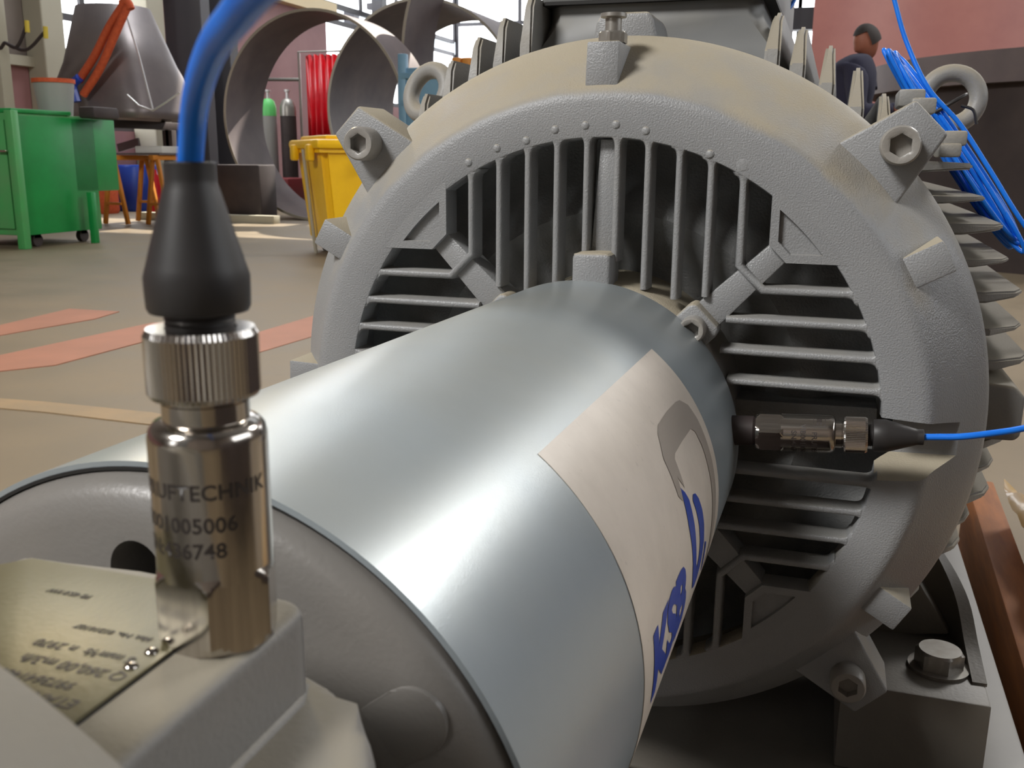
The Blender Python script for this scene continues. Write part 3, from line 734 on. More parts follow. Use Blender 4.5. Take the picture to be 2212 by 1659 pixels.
# big near flange
bm = bmesh.new(); lathe(bm, [(0, .030), (.140, .030), (.1450, .034), (.1462, .040), (.1462, .094), (.1450, .099), (.141, .1008), (0, .1008)], YAX, GC, 160, uv=UVY); obj('flange', bm, 'brk', br, 50)
bm = bmesh.new(); lathe(bm, [(0, -.42), (.10, -.42), (.14, -.40), (.15, -.34), (.185, -.28), (.19, -.18), (.188, -.10), (.17, -.05), (.14, -.02), (.12, .01), (.12, .032), (0, .032)], YAX, GC, 96, uv=UVY)  # out-of-view casing, added so the steel sensors reflect something dark
pump = thing('added_pump_casing', 'unseen grey pump casing added behind the near flange for the sensors to reflect', 'pump', (GC.x, -.2, -.70)); obj('casing', bm, 'frame', pump, 50)
bm = bmesh.new(); lathe(bm, [(0, 0), (.065, 0), (.060, .10), (.058, .30), (.062, .37), (.105, .372), (.108, .376), (.108, .398), (.105, .402), (0, .402)], (0, 0, 1), (GC.x-.02, -.21, GC.z+.10), 48, uv=None); obj('discharge_nozzle', bm, 'frame', pump, 50)  # unseen nozzle, added for a dark upright reflection in the sensors
obj('casing_foot', bbox(-.30, -.06, -.25, -.12, -.689, -.36, .005), 'frame', pump)
PZ = -.0968
bm = bmesh.new(); prism(bm, [(-.1840, .1028), (-.1182, .1028), (-.1182, .1640), (-.1200, .1660), (-.140, .1712), (-.179, .1712), (-.1840, .1650)], PZ+.0007, PZ-.0005, lambda a, b, y: Vector((a, b, y)), .0002); npl = obj('nameplate', bm, 'plate', br, 30)
npl['label'] = 'tan stained metal nameplate with black lettering'
obj('plate_shadow_gap', bbox(-.1182, -.1176, .1020, .165, PZ-.0003, PZ+.00015), 'dark', br)
def ptext(s, x, y, size, shear=.15, bold=.00006):
    me = text_mesh(s, size, .00003, bold, sub=False, shear=shear)
    map_mesh(me, lambda c: Vector((x-c.x, y-c.y, PZ+.00080+c.z))); return objm('plate_lettering', me, 'ink', npl, 0)
ptext('ETANORM', -.1215, .1215+.0020, .0040)
ptext('9973641400', -.1262, .1262+.002, .0036)
ptext('Q 260,00 m3/h', -.1195, .1322+.0018, .0040)
ptext('6 mm²/s  n 2970', -.1222, .1378+.0018, .0036)
ptext('Mat. No. 01216107', -.1245, .1462+.001, .0024)
ptext('P2 45.0 kW', -.1500, .1590, .0024)
for x, y in ((-.1215, .1425), (-.1215, .1365)):
    bm = bmesh.new(); lathe(bm, [(0, .0009), (.0009, .0007), (.0014, .0002), (.0015, -.0003)], (0, 0, 1), (x, y, PZ+.0007), 20); o = obj('rivet', bm, 'steel', npl, 60)

# ================================================================== SENSORS
def sensor_body(root, cable_pts_world, cable_rad, label_geom=True):
    """local frame: +Z from hex to connector"""
    def add(name, bm, m, sm=35):
        me = bpy.data.meshes.new(name); bmesh.ops.recalc_face_normals(bm, faces=bm.faces); bm.to_mesh(me); bm.free()
        me.materials.append(M[m])
        if sm: me.polygons.foreach_set('use_smooth', [True]*len(me.polygons)); me.set_sharp_from_angle(angle=R(sm))
        o = bpy.data.objects.new(name, me); C.objects.link(o); o.parent = root; return o
    # hex with chamfered corners
    bm = bmesh.new(); n = 96; AF = .0110; CR = .01265
    def ring(z, lim, rr=AF):
        out = []
        for i in range(n):
            t = 2*PI*i/n; q = (t+PI/6) % (PI/3)-PI/6; out.append(bm.verts.new((math.cos(t)*min(rr/math.cos(q), lim), math.sin(t)*min(rr/math.cos(q), lim), z)))
        return out
    S = [ring(0, AF*1.02), ring(.0006, AF*1.06), ring(.0022, CR-.0001)]
    for k in range(9): S.append(ring(.0022+.0122*k/8, CR))
    for k in range(1, 10):
        t = k/9; S.append(ring(.0144+.0030*t, CR-(CR-.01105)*t))
    S.append(ring(.0178, .0109, .0109))
    for A, B in zip(S, S[1:]):
        for i in range(n): bm.faces.new((A[i], A[(i+1) % n], B[(i+1) % n], B[i]))
    bm.faces.new(S[0][::-1]); bm.faces.new(S[-1]); add('hex_base', bm, 'steel', 22)
    bm = bmesh.new(); lathe(bm, [(0, .0150), (.01155, .0150), (.01155, .0420), (.01155, .0430), (.0112, .0447), (.0102, .0459), (.0088, .0464), (.0084, .0465), (0, .0465)], (0, 0, 1), (0, 0, 0), 96); body = add('sensor_body', bm, 'steel', 50)
    bm = bmesh.new(); lathe(bm, [(.0084, .0460), (.0084, .0500), (.0080, .0502), (.0080, .0509), (.0084, .0511), (.0084, .0530)], (0, 0, 1), (0, 0, 0), 64); add('connector_neck', bm, 'steel')
    # knurled nut
    bm = bmesh.new(); nk = 64; n = nk*4; S = []
    def kr(z, r, d):
        return [bm.verts.new((math.cos(2*PI*i/n)*(r-(d if i % 4 in (0,) else (d*.35 if i % 4 in (1, 3) else 0))), math.sin(2*PI*i/n)*(r-(d if i % 4 in (0,) else (d*.35 if i % 4 in (1, 3) else 0))), z)) for i in range(n)]
    S = [kr(.0512, .0092, 0), kr(.0512, .0103, 0), kr(.0521, .01085, .0004), kr(.0632, .01085, .0004), kr(.0645, .0101, 0), kr(.0645, .0068, 0), kr(.0630, .0066, 0)]
    for A, B in zip(S, S[1:]):
        for i in range(n): bm.faces.new((A[i], A[(i+1) % n], B[(i+1) % n], B[i]))
    add('knurled_nut', bm, 'knurl', 20)
    bm = bmesh.new(); lathe(bm, [(.0064, .0625), (.0064, .0650), (.0067, .0653), (.0064, .0658), (.0067, .0663), (.0064, .0668), (.0064, .0680)], (0, 0, 1), (0, 0, 0), 48); add('thread', bm, 'rubber')
    bm = bmesh.new(); lathe(bm, [(r_, .0674+(z_-.0690)*.93) for r_, z_ in [(0, .0690), (.0080, .0690), (.0093, .0693), (.0097, .0702), (.0098, .0735), (.00985, .0765), (.0093, .0785), (.0086, .0812), (.0077, .0845), (.0068, .0878), (.0060, .0908), (.0052, .0938), (.0048, .0950), (.0047, .0960), (.0047, .0990), (.0044, .0993), (.0024, .0993), (.0023, .0960), (0, .096)]], (0, 0, 1), (0, 0, 0), 72); add('rubber_boot', bm, 'rubber', 40)
    return body
def wrap_text(s, size, ang0, z, r, body, up=True, bold=.0001):
    me = text_mesh(s, size, 0, bold, space=1.02)
    map_mesh(me, lambda c: Vector((math.cos(ang0+c.x/r)*(r+.00005), math.sin(ang0+c.x/r)*(r+.00005), z+c.y)))
    me.materials.append(M['engrave']); o = bpy.data.objects.new('engraved_lettering', me); C.objects.link(o); o.parent = body; return o
# near sensor stands upright on the pad
S1 = Vector((-.1143, .1553, PZ))
s1 = thing('vibration_sensor', 'steel vibration sensor standing upright on the bearing bracket in the foreground', 'sensor', S1, 'screw-on vibration sensors')
tocam = math.atan2(-S1.y, -S1.x)          # direction of the camera as seen from the sensor
b1 = sensor_body(s1, None, None)
aL = tocam-R(86)
for s, dz, off in (('PRUFTECHNIK', .0330, R(2)), ('VIB001005006', .0264, -R(20)), ('SN:436748', .0212, R(0))):
    wrap_text(s, .0043, aL+off, dz, .01155, b1)
s1.rotation_euler = (0, 0, 0)
for ch in s1.children:
    if ch.name.startswith('hex_base'): ch.rotation_euler[2] = tocam+R(30-10)
pts = [Vector((0, 0, .090)), Vector((0, 0, .0940))]
path = [S1+p for p in pts]
for px, py, cz in ((418, 250, .168), (434, 170, .155), (464, 95, .140), (505, 40, .126), (565, -30, .112), (690, -110, .096), (900, -180, .082)):
    d = ray(px, py); path.append(d*cz)
bm = bmesh.new(); tube(bm, spline(path, 8), .00235, 20); o = obj('signal_cable', bm, 'blue', s1, 60)
# far sensor: a copy of the same parts, lying level on the motor bearing hub
s2 = s1.copy(); C.objects.link(s2)
s2['label'] = 'smaller looking steel vibration sensor lying level against the motor hub, right of the guard'
s2.location = at(1634, 931, .668); s2.scale = (1.13, 1.13, 1.13)
e2 = at(2005, 945, .668); dirv = (e2-Vector(s2.location)).normalized()
u, v, a = frame_of(dirv)
s2.rotation_mode = 'QUATERNION'
rotm = Matrix(((v.x, u.x*-1, a.x), (v.y, u.y*-1, a.y), (v.z, u.z*-1, a.z)))
if rotm.determinant() < 0: rotm = Matrix(((v.x, u.x, a.x), (v.y, u.y, a.y), (v.z, u.z, a.z)))
s2.rotation_quaternion = rotm.to_quaternion()
# spin so that the lettering begins on the lower half facing the camera
want = (rotm.inverted() @ Vector((.03, -.67, .19))); spin = math.atan2(want.y, want.x)-aL-R(5)
for ch in list(s1.children):
    if ch.name.startswith('signal_cable'): continue
    c2 = ch.copy(); C.objects.link(c2); c2.parent = s2
    c2.rotation_euler[2] = (spin if not ch.name.startswith('hex_base') else math.atan2(want.y, want.x)+R(34))
    for g in ch.children:
        g2 = g.copy(); C.objects.link(g2); g2.parent = c2
        if ch.name.startswith('sensor_body'): pass
# square emblem near the connector end of the far sensor
b2 = [c for c in s2.children if c.name.startswith('sensor_body')][0]
bm = bmesh.new()
def arcbox(a0, a1, z0, z1, r=.01161):
    k = 10; A = [bm.verts.new((math.cos(a0+(a1-a0)*i/k)*r, math.sin(a0+(a1-a0)*i/k)*r, z0)) for i in range(k+1)]
    B = [bm.verts.new((math.cos(a0+(a1-a0)*i/k)*r, math.sin(a0+(a1-a0)*i/k)*r, z1)) for i in range(k+1)]
    for i in range(k): bm.faces.new((A[i], A[i+1], B[i+1], B[i]))
q = aL-R(14); zt, zb = .0405, .0335
arcbox(q-R(34), q-R(32.5), zb, zt); arcbox(q-R(1.5), q, zb, zt); arcbox(q-R(34), q, zt-.0003, zt); arcbox(q-R(34), q, zb, zb+.0003)
arcbox(q-R(28), q-R(18), .0355, .0385); arcbox(q-R(15), q-R(6), .0355, .0367); arcbox(q-R(15), q-R(6), .0373, .0385)
me = bpy.data.meshes.new('engraved_emblem'); bm.to_mesh(me); bm.free(); me.materials.append(M['engrave'])
eo = bpy.data.objects.new('engraved_emblem', me); C.objects.link(eo); eo.parent = b2
# mounting stub between hub and far sensor
st = Vector(s2.location)
bm = bmesh.new(); lathe(bm, [(0, -.045), (.0105, -.045), (.0105, -.002), (.0085, 0), (0, 0)], dirv, st, 32); obj('sensor_stub', bm, 'drk', motor)
path = [st+dirv*.104, at(2028, 944, .668), at(2080, 943, .668), at(2150, 935, .672), at(2212, 925, .68), at(2320, 900, .70), at(2500, 870, .74)]
cbm = bmesh.new(); tube(cbm, spline(path, 8), .0022, 14)
me = bpy.data.meshes.new('signal_cable'); cbm.to_mesh(me); cbm.free(); me.materials.append(M['blue'])
me.polygons.foreach_set('use_smooth', [True]*len(me.polygons))
Mw = Matrix.Translation(s2.location) @ rotm.to_quaternion().to_matrix().to_4x4() @ Matrix.Scale(1.13, 4)
me.transform(Mw.inverted()); o = bpy.data.objects.new('signal_cable', me); C.objects.link(o); o.parent = s2

# ================================================================== BLUE CABLE COIL behind the upper right lug
coil = thing('cable_coil', 'coiled bright blue cable hanging over the lifting eye behind the motor', 'cable', at(2100, 450, 1.02))
bm = bmesh.new(); c0 = at(2062, 320, 1.0)
for k in range(11):
    P = []; dx = random.uniform(-.006, .006); sc_ = random.uniform(.92, 1.06); ph = random.uniform(-.1, .1)
    for i in range(49):
        t = 2*PI*i/48
        lx = math.cos(t)*.019*sc_*(1+.35*math.sin(t)*-1); lz = math.sin(t)*.105*sc_
        # long axis tilted down to the right
        X = lx*math.cos(.62)+lz*-math.sin(.62); Z = -lx*math.sin(.62)*-1*-1+lz*math.cos(.62)
        P.append(c0+Vector((X+dx, .018*math.cos(t+k)+.004*(k-5), Z+ph*.03)))
    tube(bm, P, .0021, 8)
obj('cable_turns', bm, 'blue', coil, 60)
bm = bmesh.new(); tube(bm, spline([at(1915, -60, .99), at(1932, 0, .985), at(1958, 90, .98), (at(2005, 190, .97)), at(2075, 270, .97), at(2140, 370, .965), at(2212, 485, .96), at(2330, 640, .96)], 8), .0021, 10)
obj('cable_lead', bm, 'blue', coil, 60)
bm = bmesh.new(); p = at(2042, 230, .985); tube(bm, [p+Vector((.016*math.cos(t), .012*math.sin(t)-.002, .010*math.cos(t))) for t in [2*PI*i/20 for i in range(21)]], .0018, 8); tube(bm, spline([p+Vector((.012, -.012, 0)), p+Vector((.022, -.014, -.004)), p+Vector((.026, -.013, -.016))], 4), .0015, 6)
obj('cable_tie', bm, 'rubber', coil, 60)
bm = bmesh.new(); tube(bm, spline([at(1655, 68, 1.15), at(1680, 40, 1.16), at(1712, 8, 1.18), at(1740, -60, 1.2)], 8), .0022, 8)
tag(settle(obj('thin_cable', bm, 'blue', None, 60)), 'thin blue cable rising beside the terminal box', 'cable')

# ================================================================== BACKGROUND
# green cabinet
g = thing('green_cabinet', 'green steel workshop cabinet on casters at the left edge', 'cabinet', (-6.9, 7.3, FL))
cx0 = at(38, 400, 7.0).x; H = at(35, 243, 7.0).z
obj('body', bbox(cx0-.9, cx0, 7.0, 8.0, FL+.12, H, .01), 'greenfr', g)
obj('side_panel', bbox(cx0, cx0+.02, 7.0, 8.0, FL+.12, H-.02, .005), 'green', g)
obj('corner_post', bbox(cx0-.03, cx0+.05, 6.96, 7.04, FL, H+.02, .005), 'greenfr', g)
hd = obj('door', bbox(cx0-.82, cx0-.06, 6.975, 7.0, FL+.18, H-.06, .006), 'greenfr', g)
bm = bmesh.new(); bar(bm, (cx0-.12, 6.94, .02), (cx0-.02, 6.94, .02), .03, .02, .004); obj('handle', bm, 'steel', hd)
obj('wing', bbox(cx0+.02, at(190, 300, 8.0).x, 7.7, 8.3, at(180, 412, 8.0).z, H-.02, .01), 'green', g)
lx = at(195, 400, 7.75).x
obj('leg', bbox(lx-.03, lx+.03, 7.72, 7.78, FL, at(185, 415, 7.75).z, .005), 'green', g)
for x, y in ((cx0-.75, 7.15), (cx0-.1, 7.25), (cx0-.1, 7.85), (cx0-.75, 7.85)):
    bm = bmesh.new(); lathe(bm, [(0, -.025), (.06, -.025), (.06, .025), (0, .025)], (1, 0, 0), (x, y, FL+.06), 20); box(bm, (x, y, FL+.105), (.05, .08, .05)); obj('caster', bm, 'drk', g)
obj('tray_rim', bbox(cx0-.85, cx0+.02, 7.0, 7.72, H, H+.04, .01), 'green', g)
t = tag(settle(obj('plastic_tray', bbox(cx0+.03, cx0+.22, 7.8, 8.15, H-.018, H+.09, .02), 'drk')), 'dark tray lying on top of the green cabinet', 'tray')
c = at(118, 205, 8.0); r = .19
bm = bmesh.new(); lathe(bm, [(r*.8, -.17), (r, .16), (r*.93, .17), (r*.72, -.16)], (0, 0, 1), (c.x, 8.0, H+.175), 24, close=True)
pc = thing('steel_bucket', 'grey steel bucket with an orange rim on the green cabinet', 'bucket', (c.x, 8.0, H)); obj('shell', bm, 'bottle', pc)
bm = bmesh.new(); lathe(bm, [(r*1.0, .150), (r*1.05, .150), (r*1.05, .19), (r*1.0, .19)], (0, 0, 1), (c.x, 8.0, H+.175), 24, close=True); obj('rim', bm, 'orange', pc)

# cable hook rack near the left wall
k = thing('hook_rack', 'post with upturned yellow tipped hooks by the left wall', 'rack', at(12, 420, 8.8))
p = at(12, 300, 8.8); k.location = (p.x, 8.8, FL)
obj('post', bbox(p.x-.09, p.x+.09, 8.75, 8.9, FL, 2.6, .01), 'column', k)
for (px, tx, ty) in ((10, 58, 55), (10, 98, 68), (10, -20, 60)):
    bm = bmesh.new(); e = at(tx, ty, 8.7); b0 = at(px, 92, 8.7); mdl = (b0+e)/2+Vector((0, 0, -.13))
    tube(bm, spline([b0, mdl, e], 8), .018, 8); hk = obj('hook', bm, 'drk', k)
    bm = bmesh.new(); tube(bm, [e+Vector((0, 0, -.07)), e+Vector((.005, 0, .05))], .024, 8); obj('tip', bm, 'hook', hk)

# steel cone (transition piece) on its table
tbz = at(300, 255, 9.6).z
cone = thing('sheet_steel_hopper', 'large bare sheet-steel cone standing on the dark steel table', 'hopper', (0, 0, 0))
cc = at(275, 250, 10.1); cone.location = (cc.x, cc.y, tbz)
bm = bmesh.new(); n = 64
topz = at(245, 18, 10.1).z; rt_ = .40
Lr = []
for z, fx, fy, ex, ox in ((tbz, .74, .70, 8, 0), (tbz+.10, .73, .69, 7, 0), (tbz+(topz-tbz)*.5, .58, .56, 3, -.03), (topz, .42, .42, 2.0, -.08)):
    ring = []
    for i in range(n):
        t = 2*PI*i/n; c_, s_ = math.cos(t), math.sin(t); q = (abs(c_)**ex+abs(s_)**ex)**(-1/ex)
        ring.append(bm.verts.new((cc.x+ox+fx*c_*q, cc.y+fy*s_*q, z)))
    Lr.append(ring)
for A, B in zip(Lr, Lr[1:]):
    for i in range(n): bm.faces.new((A[i], A[(i+1) % n], B[(i+1) % n], B[i]))
co = obj('shell', bm, 'hopper', cone, 30)
md = co.modifiers.new('s', 'SOLIDIFY'); md.thickness = .02
def surf_pt(px, py, Y): return at(px, py, Y)
bm = bmesh.new(); tube(bm, [at(272, 30, 9.72), at(300, 120, 9.55), at(330, 237, 9.36)], .012, 8); tube(bm, [at(275, 205, 9.4), at(300, 228, 9.38), at(330, 239, 9.36), at(360, 220, 9.38), at(388, 200, 9.42)], .011, 8); obj('weld_seam', bm, 'weld', cone)
sl = thing('lifting_sling', 'orange webbing lifting sling draped down the steel cone', 'sling', at(170, 215, 9.2))
bm = bmesh.new()
for pts in ([(268, 8), (235, 60), (205, 120), (170, 175)], [(276, 12), (246, 80), (215, 150), (180, 205)], [(262, 8), (275, 4), (283, 20)]):
    P = spline([at(x, y, 9.35-.0*y) for x, y in pts], 6); tube(bm, P, .045, 8)
obj('webbing', bm, 'orange', sl, 60)
bm = bmesh.new(); tube(bm, spline([at(172, 168, 9.3), at(158, 185, 9.3), at(166, 220, 9.3)], 5), .05, 8); obj('blue_sleeve', bm, 'sblue', sl)
tb_ = thing('steel_table', 'dark steel fabrication table under the steel cone', 'table', (cc.x, 10.1, FL))
x0 = at(165, 260, 9.3).x; x1 = at(400, 260, 11.2).x
obj('table_top', bbox(x0, x1, 9.3, 11.3, tbz-.10, tbz-.002, .01), 'drk', tb_)
obj('apron', bbox(x0, x1, 9.34, 9.42, tbz-.32, tbz-.10, .01), 'drk', tb_)
for x in (x0+.06, x1-.06):
    for y in (10.9, 11.2): obj('leg', bbox(x-.05, x+.05, y-.05, y+.05, FL, tbz-.1, .005), 'drk', tb_)
# trestles
def trestle(px, py, Y, lab):
    t = thing('saw_horse', lab, 'trestle', (0, 0, 0), 'orange work trestles')
    p = at(px, py, Y); t.location = (p.x, Y, FL)
    bm = bmesh.new(); box(bm, (p.x, Y+.3, p.z-.03), (.07, .75, .06), .005); obj('top_rail', bm, 'trestle', t)
    for sy in (0, .6):
        for sx in (-1, 1):
            bm = bmesh.new(); bar(bm, (p.x+sx*.035, Y+sy, p.z-.05), (p.x+sx*.17, Y+sy, FL+.01), .045, .045, .003); obj('leg', bm, 'trestle', t)
        bm = bmesh.new(); bar(bm, (p.x-.12, Y+sy-.03, FL+.26), (p.x+.12, Y+sy-.03, FL+.26), .045, .03); obj('brace', bm, 'trestle', t)
trestle(240, 335, 9.9, 'orange trestle behind the green cabinet wing')
trestle(334, 335, 10.0, 'orange trestle beside the black rubber boot')
p0, p1 = at(225, 322, 10.3), at(375, 322, 10.6)
tag(settle(obj('sheet_offcut', bbox(p0.x-.1, p1.x+.25, 10.0, 10.7, at(300, 335, 9.95).z+.002, at(300, 335, 9.95).z+.025, .004), 'hopper')), 'flat steel offcut lying across the two orange trestles', 'steel sheet')
bm = bmesh.new(); a = at(250, 320, 10.4); b = at(300, 300, 10.4); a.z = at(300, 335, 9.95).z+.05; bar(bm, (a.x, 10.45, a.z+.035), (b.x, 10.4, a.z+.11), .03, .10); 
tag(settle(obj('folded_strap', bm, 'hopper')), 'pale folded strip lying on the trestle sheet', 'offcut')
o = at(340, 318, 10.5); tag(settle(obj('cardboard_box', bbox(o.x-.1, o.x+.30, 10.2, 10.6, at(300, 335, 9.95).z+.026, at(300, 335, 9.95).z+.11, .01), 'white')), 'pale flat carton on the trestle sheet', 'box')
pl = at(440, 467, 10.6)
tag(settle(obj('floor_timber', bbox(at(310, 465, 10.9).x, at(600, 465, 10.9).x, 10.8, 10.95, FL, FL+.10, .005), 'column')), 'long pale timber lying on the floor before the shadowed pallet', 'timber')
q = at(555, 430, 11.2)
tag(settle(obj('dark_bin', bbox(at(500, 430, 11.3).x, at(590, 430, 11.3).x, 11.0, 11.4, FL, at(500, 355, 11.3).z, .02), 'drk')), 'dark box standing behind the pale floor timber', 'box')
for (px, py, Y, s, m, lab) in ((300, 400, 12.6, .33, 'sblue', 'blue drum lying under the trestles'), (215, 340, 11.8, .22, 'orange', 'orange bin seen between cabinet and trestle')):
    p = at(px, py, Y); bm = bmesh.new(); lathe(bm, [(0, 0), (s*.9, 0), (s, .05), (s*.97, s), (s, s*2), (s*.95, s*2.1), (0, s*2.1)], (0, 0, 1), (p.x, Y, FL), 24)
    tag(settle(obj('drum', bm, m, None, 40)), lab, 'drum')
p = at(335, 395, 12.0); bm = bmesh.new(); lathe(bm, [(0, 0), (.09, 0), (.09, .5), (.04, .58), (.03, .64), (0, .64)], (0, 0, 1), (p.x, 12.0, FL+.0), 20)
tag(settle(obj('fire_extinguisher', bm, 'red', None, 40)), 'red fire extinguisher between the trestle legs', 'extinguisher')

# rolled steel shells
def shell(c, r, L_, th, lab, name='steel_ring', ax=(0, 1, 0)):
    t = thing(name, lab, 'steel ring', (c[0], c[1]+L_/2, c[2]-r))
    bm = bmesh.new(); lathe(bm, [(r, 0), (r, L_), (r-th, L_), (r-th, 0)], ax, c, 96, close=True); obj('shell_plate', bm, 'shell', t, 40)
    bm = bmesh.new(); lathe(bm, [(r+.002, -.006), (r+.002, .002), (r-th-.002, .002), (r-th-.002, -.006)], ax, c, 96, close=True); obj('cut_edge', bm, 'shelledge', t, 40)
    return t
cA = at(674, 249, 11.6); shell((cA.x, 11.6, FL+1.345), 1.345, .90, .03, 'large rolled steel ring standing on edge left of the motor, nearest of the rings')
cB = at(905, 235, 14.8); cB = at(905, 235, 13.8); shell((cB.x+.02, 13.8, FL+1.56), 1.56, 2.3, .035, 'bigger dark rolled steel ring standing behind the nearest ring')
cC = at(1205, 150, 13.4); cC = at(1205, 150, 12.65); shell((cC.x, 12.65, FL+2.2), cC.x-at(868, 150, 12.65).x, 1.05, .035, 'tall rolled steel ring whose curved edge rises behind the light blue crate')
# red welding curtain
cu = thing('welding_curtain', 'bright red welding curtain hanging in a grey tube frame', 'curtain', at(690, 290, 13.4))
pa, pb_ = at(645, 112, 15.5), at(770, 140, 14.4)
cu.location = (pa.x, 15.5, FL)
zt_ = pa.z
bm = bmesh.new(); tube(bm, [(pa.x, 15.5, FL), (pa.x, 15.5, zt_), (pa.x+1.5, 15.6, zt_)], .025, 8)
tube(bm, [(pa.x-1.2, 15.5, at(600, 170, 15.5).z), (pa.x, 15.5, at(645, 172, 15.5).z)], .03, 8); obj('tube_frame', bm, 'bolt', cu)
bm = bmesh.new(); n = 60; T = []
for i in range(n+1):
    x = pa.x+.12+1.2*i/n; y = 15.52+.05*math.sin(i*1.1)+.02*math.sin(i*.37)
    T.append((bm.verts.new((x, y, zt_-.05-(.02*(i % 6 == 0)))), bm.verts.new((x+.02*math.sin(i), y*1.0, FL+.15))))
for A, B in zip(T, T[1:]): bm.faces.new((A[0], A[1], B[1], B[0]))
c_ = obj('curtain_strip', bm, 'red', cu, 60); md = c_.modifiers.new('s', 'SOLIDIFY'); md.thickness = .004
# gas bottles seen through the ring
for px, m, lab in ((580, 'bottle', 'grey gas bottle with green shoulder seen through the nearest ring'), (622, 'drk', 'dark gas bottle beside the green shouldered bottle')):
    p = at(px, 240, 14.5); t = thing('gas_bottle', lab, 'gas bottle', (p.x, 14.5, FL), 'gas bottles by the welding curtain')
    zz = p.z
    bm = bmesh.new(); lathe(bm, [(0, FL), (.13, FL), (.13, zz+.05), (0, zz+.05)], (0, 0, 1), (p.x, 14.5, 0), 24); obj('cylinder_body', bm, m, t)
    bm = bmesh.new(); lathe(bm, [(.131, zz-.08), (.131, zz+.06), (.10, zz+.16), (.05, zz+.2), (0, zz+.2)], (0, 0, 1), (p.x, 14.5, 0), 24); obj('shoulder', bm, 'bgreen' if m == 'bottle' else 'bolt', t)
    bm = bmesh.new(); lathe(bm, [(0, zz+.2), (.03, zz+.2), (.03, zz+.3), (.05, zz+.31), (.05, zz+.34), (0, zz+.34)], (0, 0, 1), (p.x, 14.5, 0), 16); obj('valve', bm, 'weld', t)
p = at(600, 330, 14.0)
tag(settle(obj('bottle_trolley', bbox(p.x-.35, p.x+.35, 13.7, 14.25, FL, FL+.5, .03), mat('dull_red', s2l(120, 40, 44), .6))), 'dull red trolley box at the foot of the gas bottles', 'trolley')

# yellow wheeled bin
yb = thing('wheeled_bin', 'yellow plastic four-wheeled waste bin with rim lid', 'bin', (-3.9, 7.6, FL))
pc_ = at(716, 520, 7.4); yb.location = (pc_.x, 7.4, FL)
RZ = Matrix.Translation((pc_.x, 7.4, 0)) @ Matrix.Rotation(R(44), 4, 'Z')
zt2 = at(716, 322, 7.4).z; zb2 = at(716, 522, 7.4).z
def yobj(name, bm, m, sm=35):
    bmesh.ops.transform(bm, matrix=RZ, verts=bm.verts); return obj(name, bm, m, yb, sm)
bm = bmesh.new()
def q4(x0, x1, y0, y1, z): return [bm.verts.new((x, y, z)) for x, y in ((x0, y0), (x1, y0), (x1, y1), (x0, y1))]
Q = [q4(0, 1.0, 0, .76, zb2), q4(-.07, 1.07, -.06, .82, zt2-.03), q4(-.10, 1.10, -.09, .85, zt2-.03), q4(-.10, 1.10, -.09, .85, zt2)]
bm.faces.new(Q[0][::-1])
for A, B in zip(Q, Q[1:]):
    for i in range(4): bm.faces.new((A[i], A[(i+1) % 4], B[(i+1) % 4], B[i]))
bm.faces.new(Q[-1])
bmesh.ops.bevel(bm, geom=[e for e in bm.edges if abs(e.verts[0].co.z-e.verts[1].co.z) > .1], offset=.05, segments=3, affect='EDGES')
yobj('bin_body', bm, 'yellow')
bm = bmesh.new(); box(bm, (.5, .38, zt2+.04), (1.26, 1.02, .08), .03); yobj('rim', bm, 'yellow')
bm = bmesh.new(); box(bm, (.52, .40, zt2+.095), (1.10, .86, .04), .018); yobj('lid', bm, 'yellow')
for c_, s_ in (((-.13, .12, zt2-.03), (.06, .12, .14)), ((-.13, .66, zt2-.03), (.06, .12, .14)), ((.35, -.13, zt2-.03), (.09, .06, .12)), ((.85, -.13, zt2-.03), (.09, .06, .12))):
    bm = bmesh.new(); box(bm, c_, s_, .02); yobj('rim_rib', bm, 'yellow')
bm = bmesh.new(); tube(bm, [(-.115, .40, zt2+.0), (-.035, .40, zb2-.14)], .016, 8); yobj('pole', bm, 'column')
for x, y in ((.12, .14), (.88, .14), (.12, .62), (.88, .62)):
    bm = bmesh.new(); lathe(bm, [(0, -.025), (.085, -.025), (.085, .025), (0, .025)], (1, 0, 0), (x, y, FL+.085), 24); yobj('caster', bm, 'rubber')
    bm = bmesh.new(); box(bm, (x+.06, y, FL+.12), (.10, .12, .12), .01); yobj('caster_bracket', bm, 'yellow')

# light blue crate
lb = thing('steel_stillage', 'light blue steel stillage crate beyond the left lifting eye', 'crate', (0, 0, 0))
a = at(868, 140, 9.6); b = at(1040, 140, 9.6); lb.location = ((a.x+b.x)/2, 10, FL); z1 = at(900, 146, 9.6).z
obj('side_panel', bbox(a.x, b.x, 9.6, 9.64, FL+.1, z1, .01), 'ltblue', lb)
obj('side_panel', bbox(a.x, a.x+.04, 9.64, 10.5, FL+.1, z1, .01), 'ltblue', lb)
obj('side_panel', bbox(a.x, b.x, 10.5, 10.54, FL+.1, z1, .01), 'ltblue', lb)
for x in (a.x, b.x):
    for y in (9.58, 10.52): obj('corner_post', bbox(x-.04, x+.05, y, y+.08, FL, z1+.14, .01), 'ltblue', lb)
for zz in (z1-.08, z1-.35, z1-.7): obj('rail', bbox(a.x, b.x, 9.57, 9.60, zz-.03, zz+.03, .005), 'ltblue', lb)
for i in range(3):
    px = 1000+i*22; p = at(px, 128, 10.0); tag(settle(obj('orange_bar', bbox(p.x-.05, p.x+.05, 9.8, 10.3, FL+.1, p.z, .01), 'trestle')), ('leftmost', 'middle', 'rightmost')[i]+' of the three orange bars standing in the light blue stillage', 'bar', 'orange bars in the stillage')

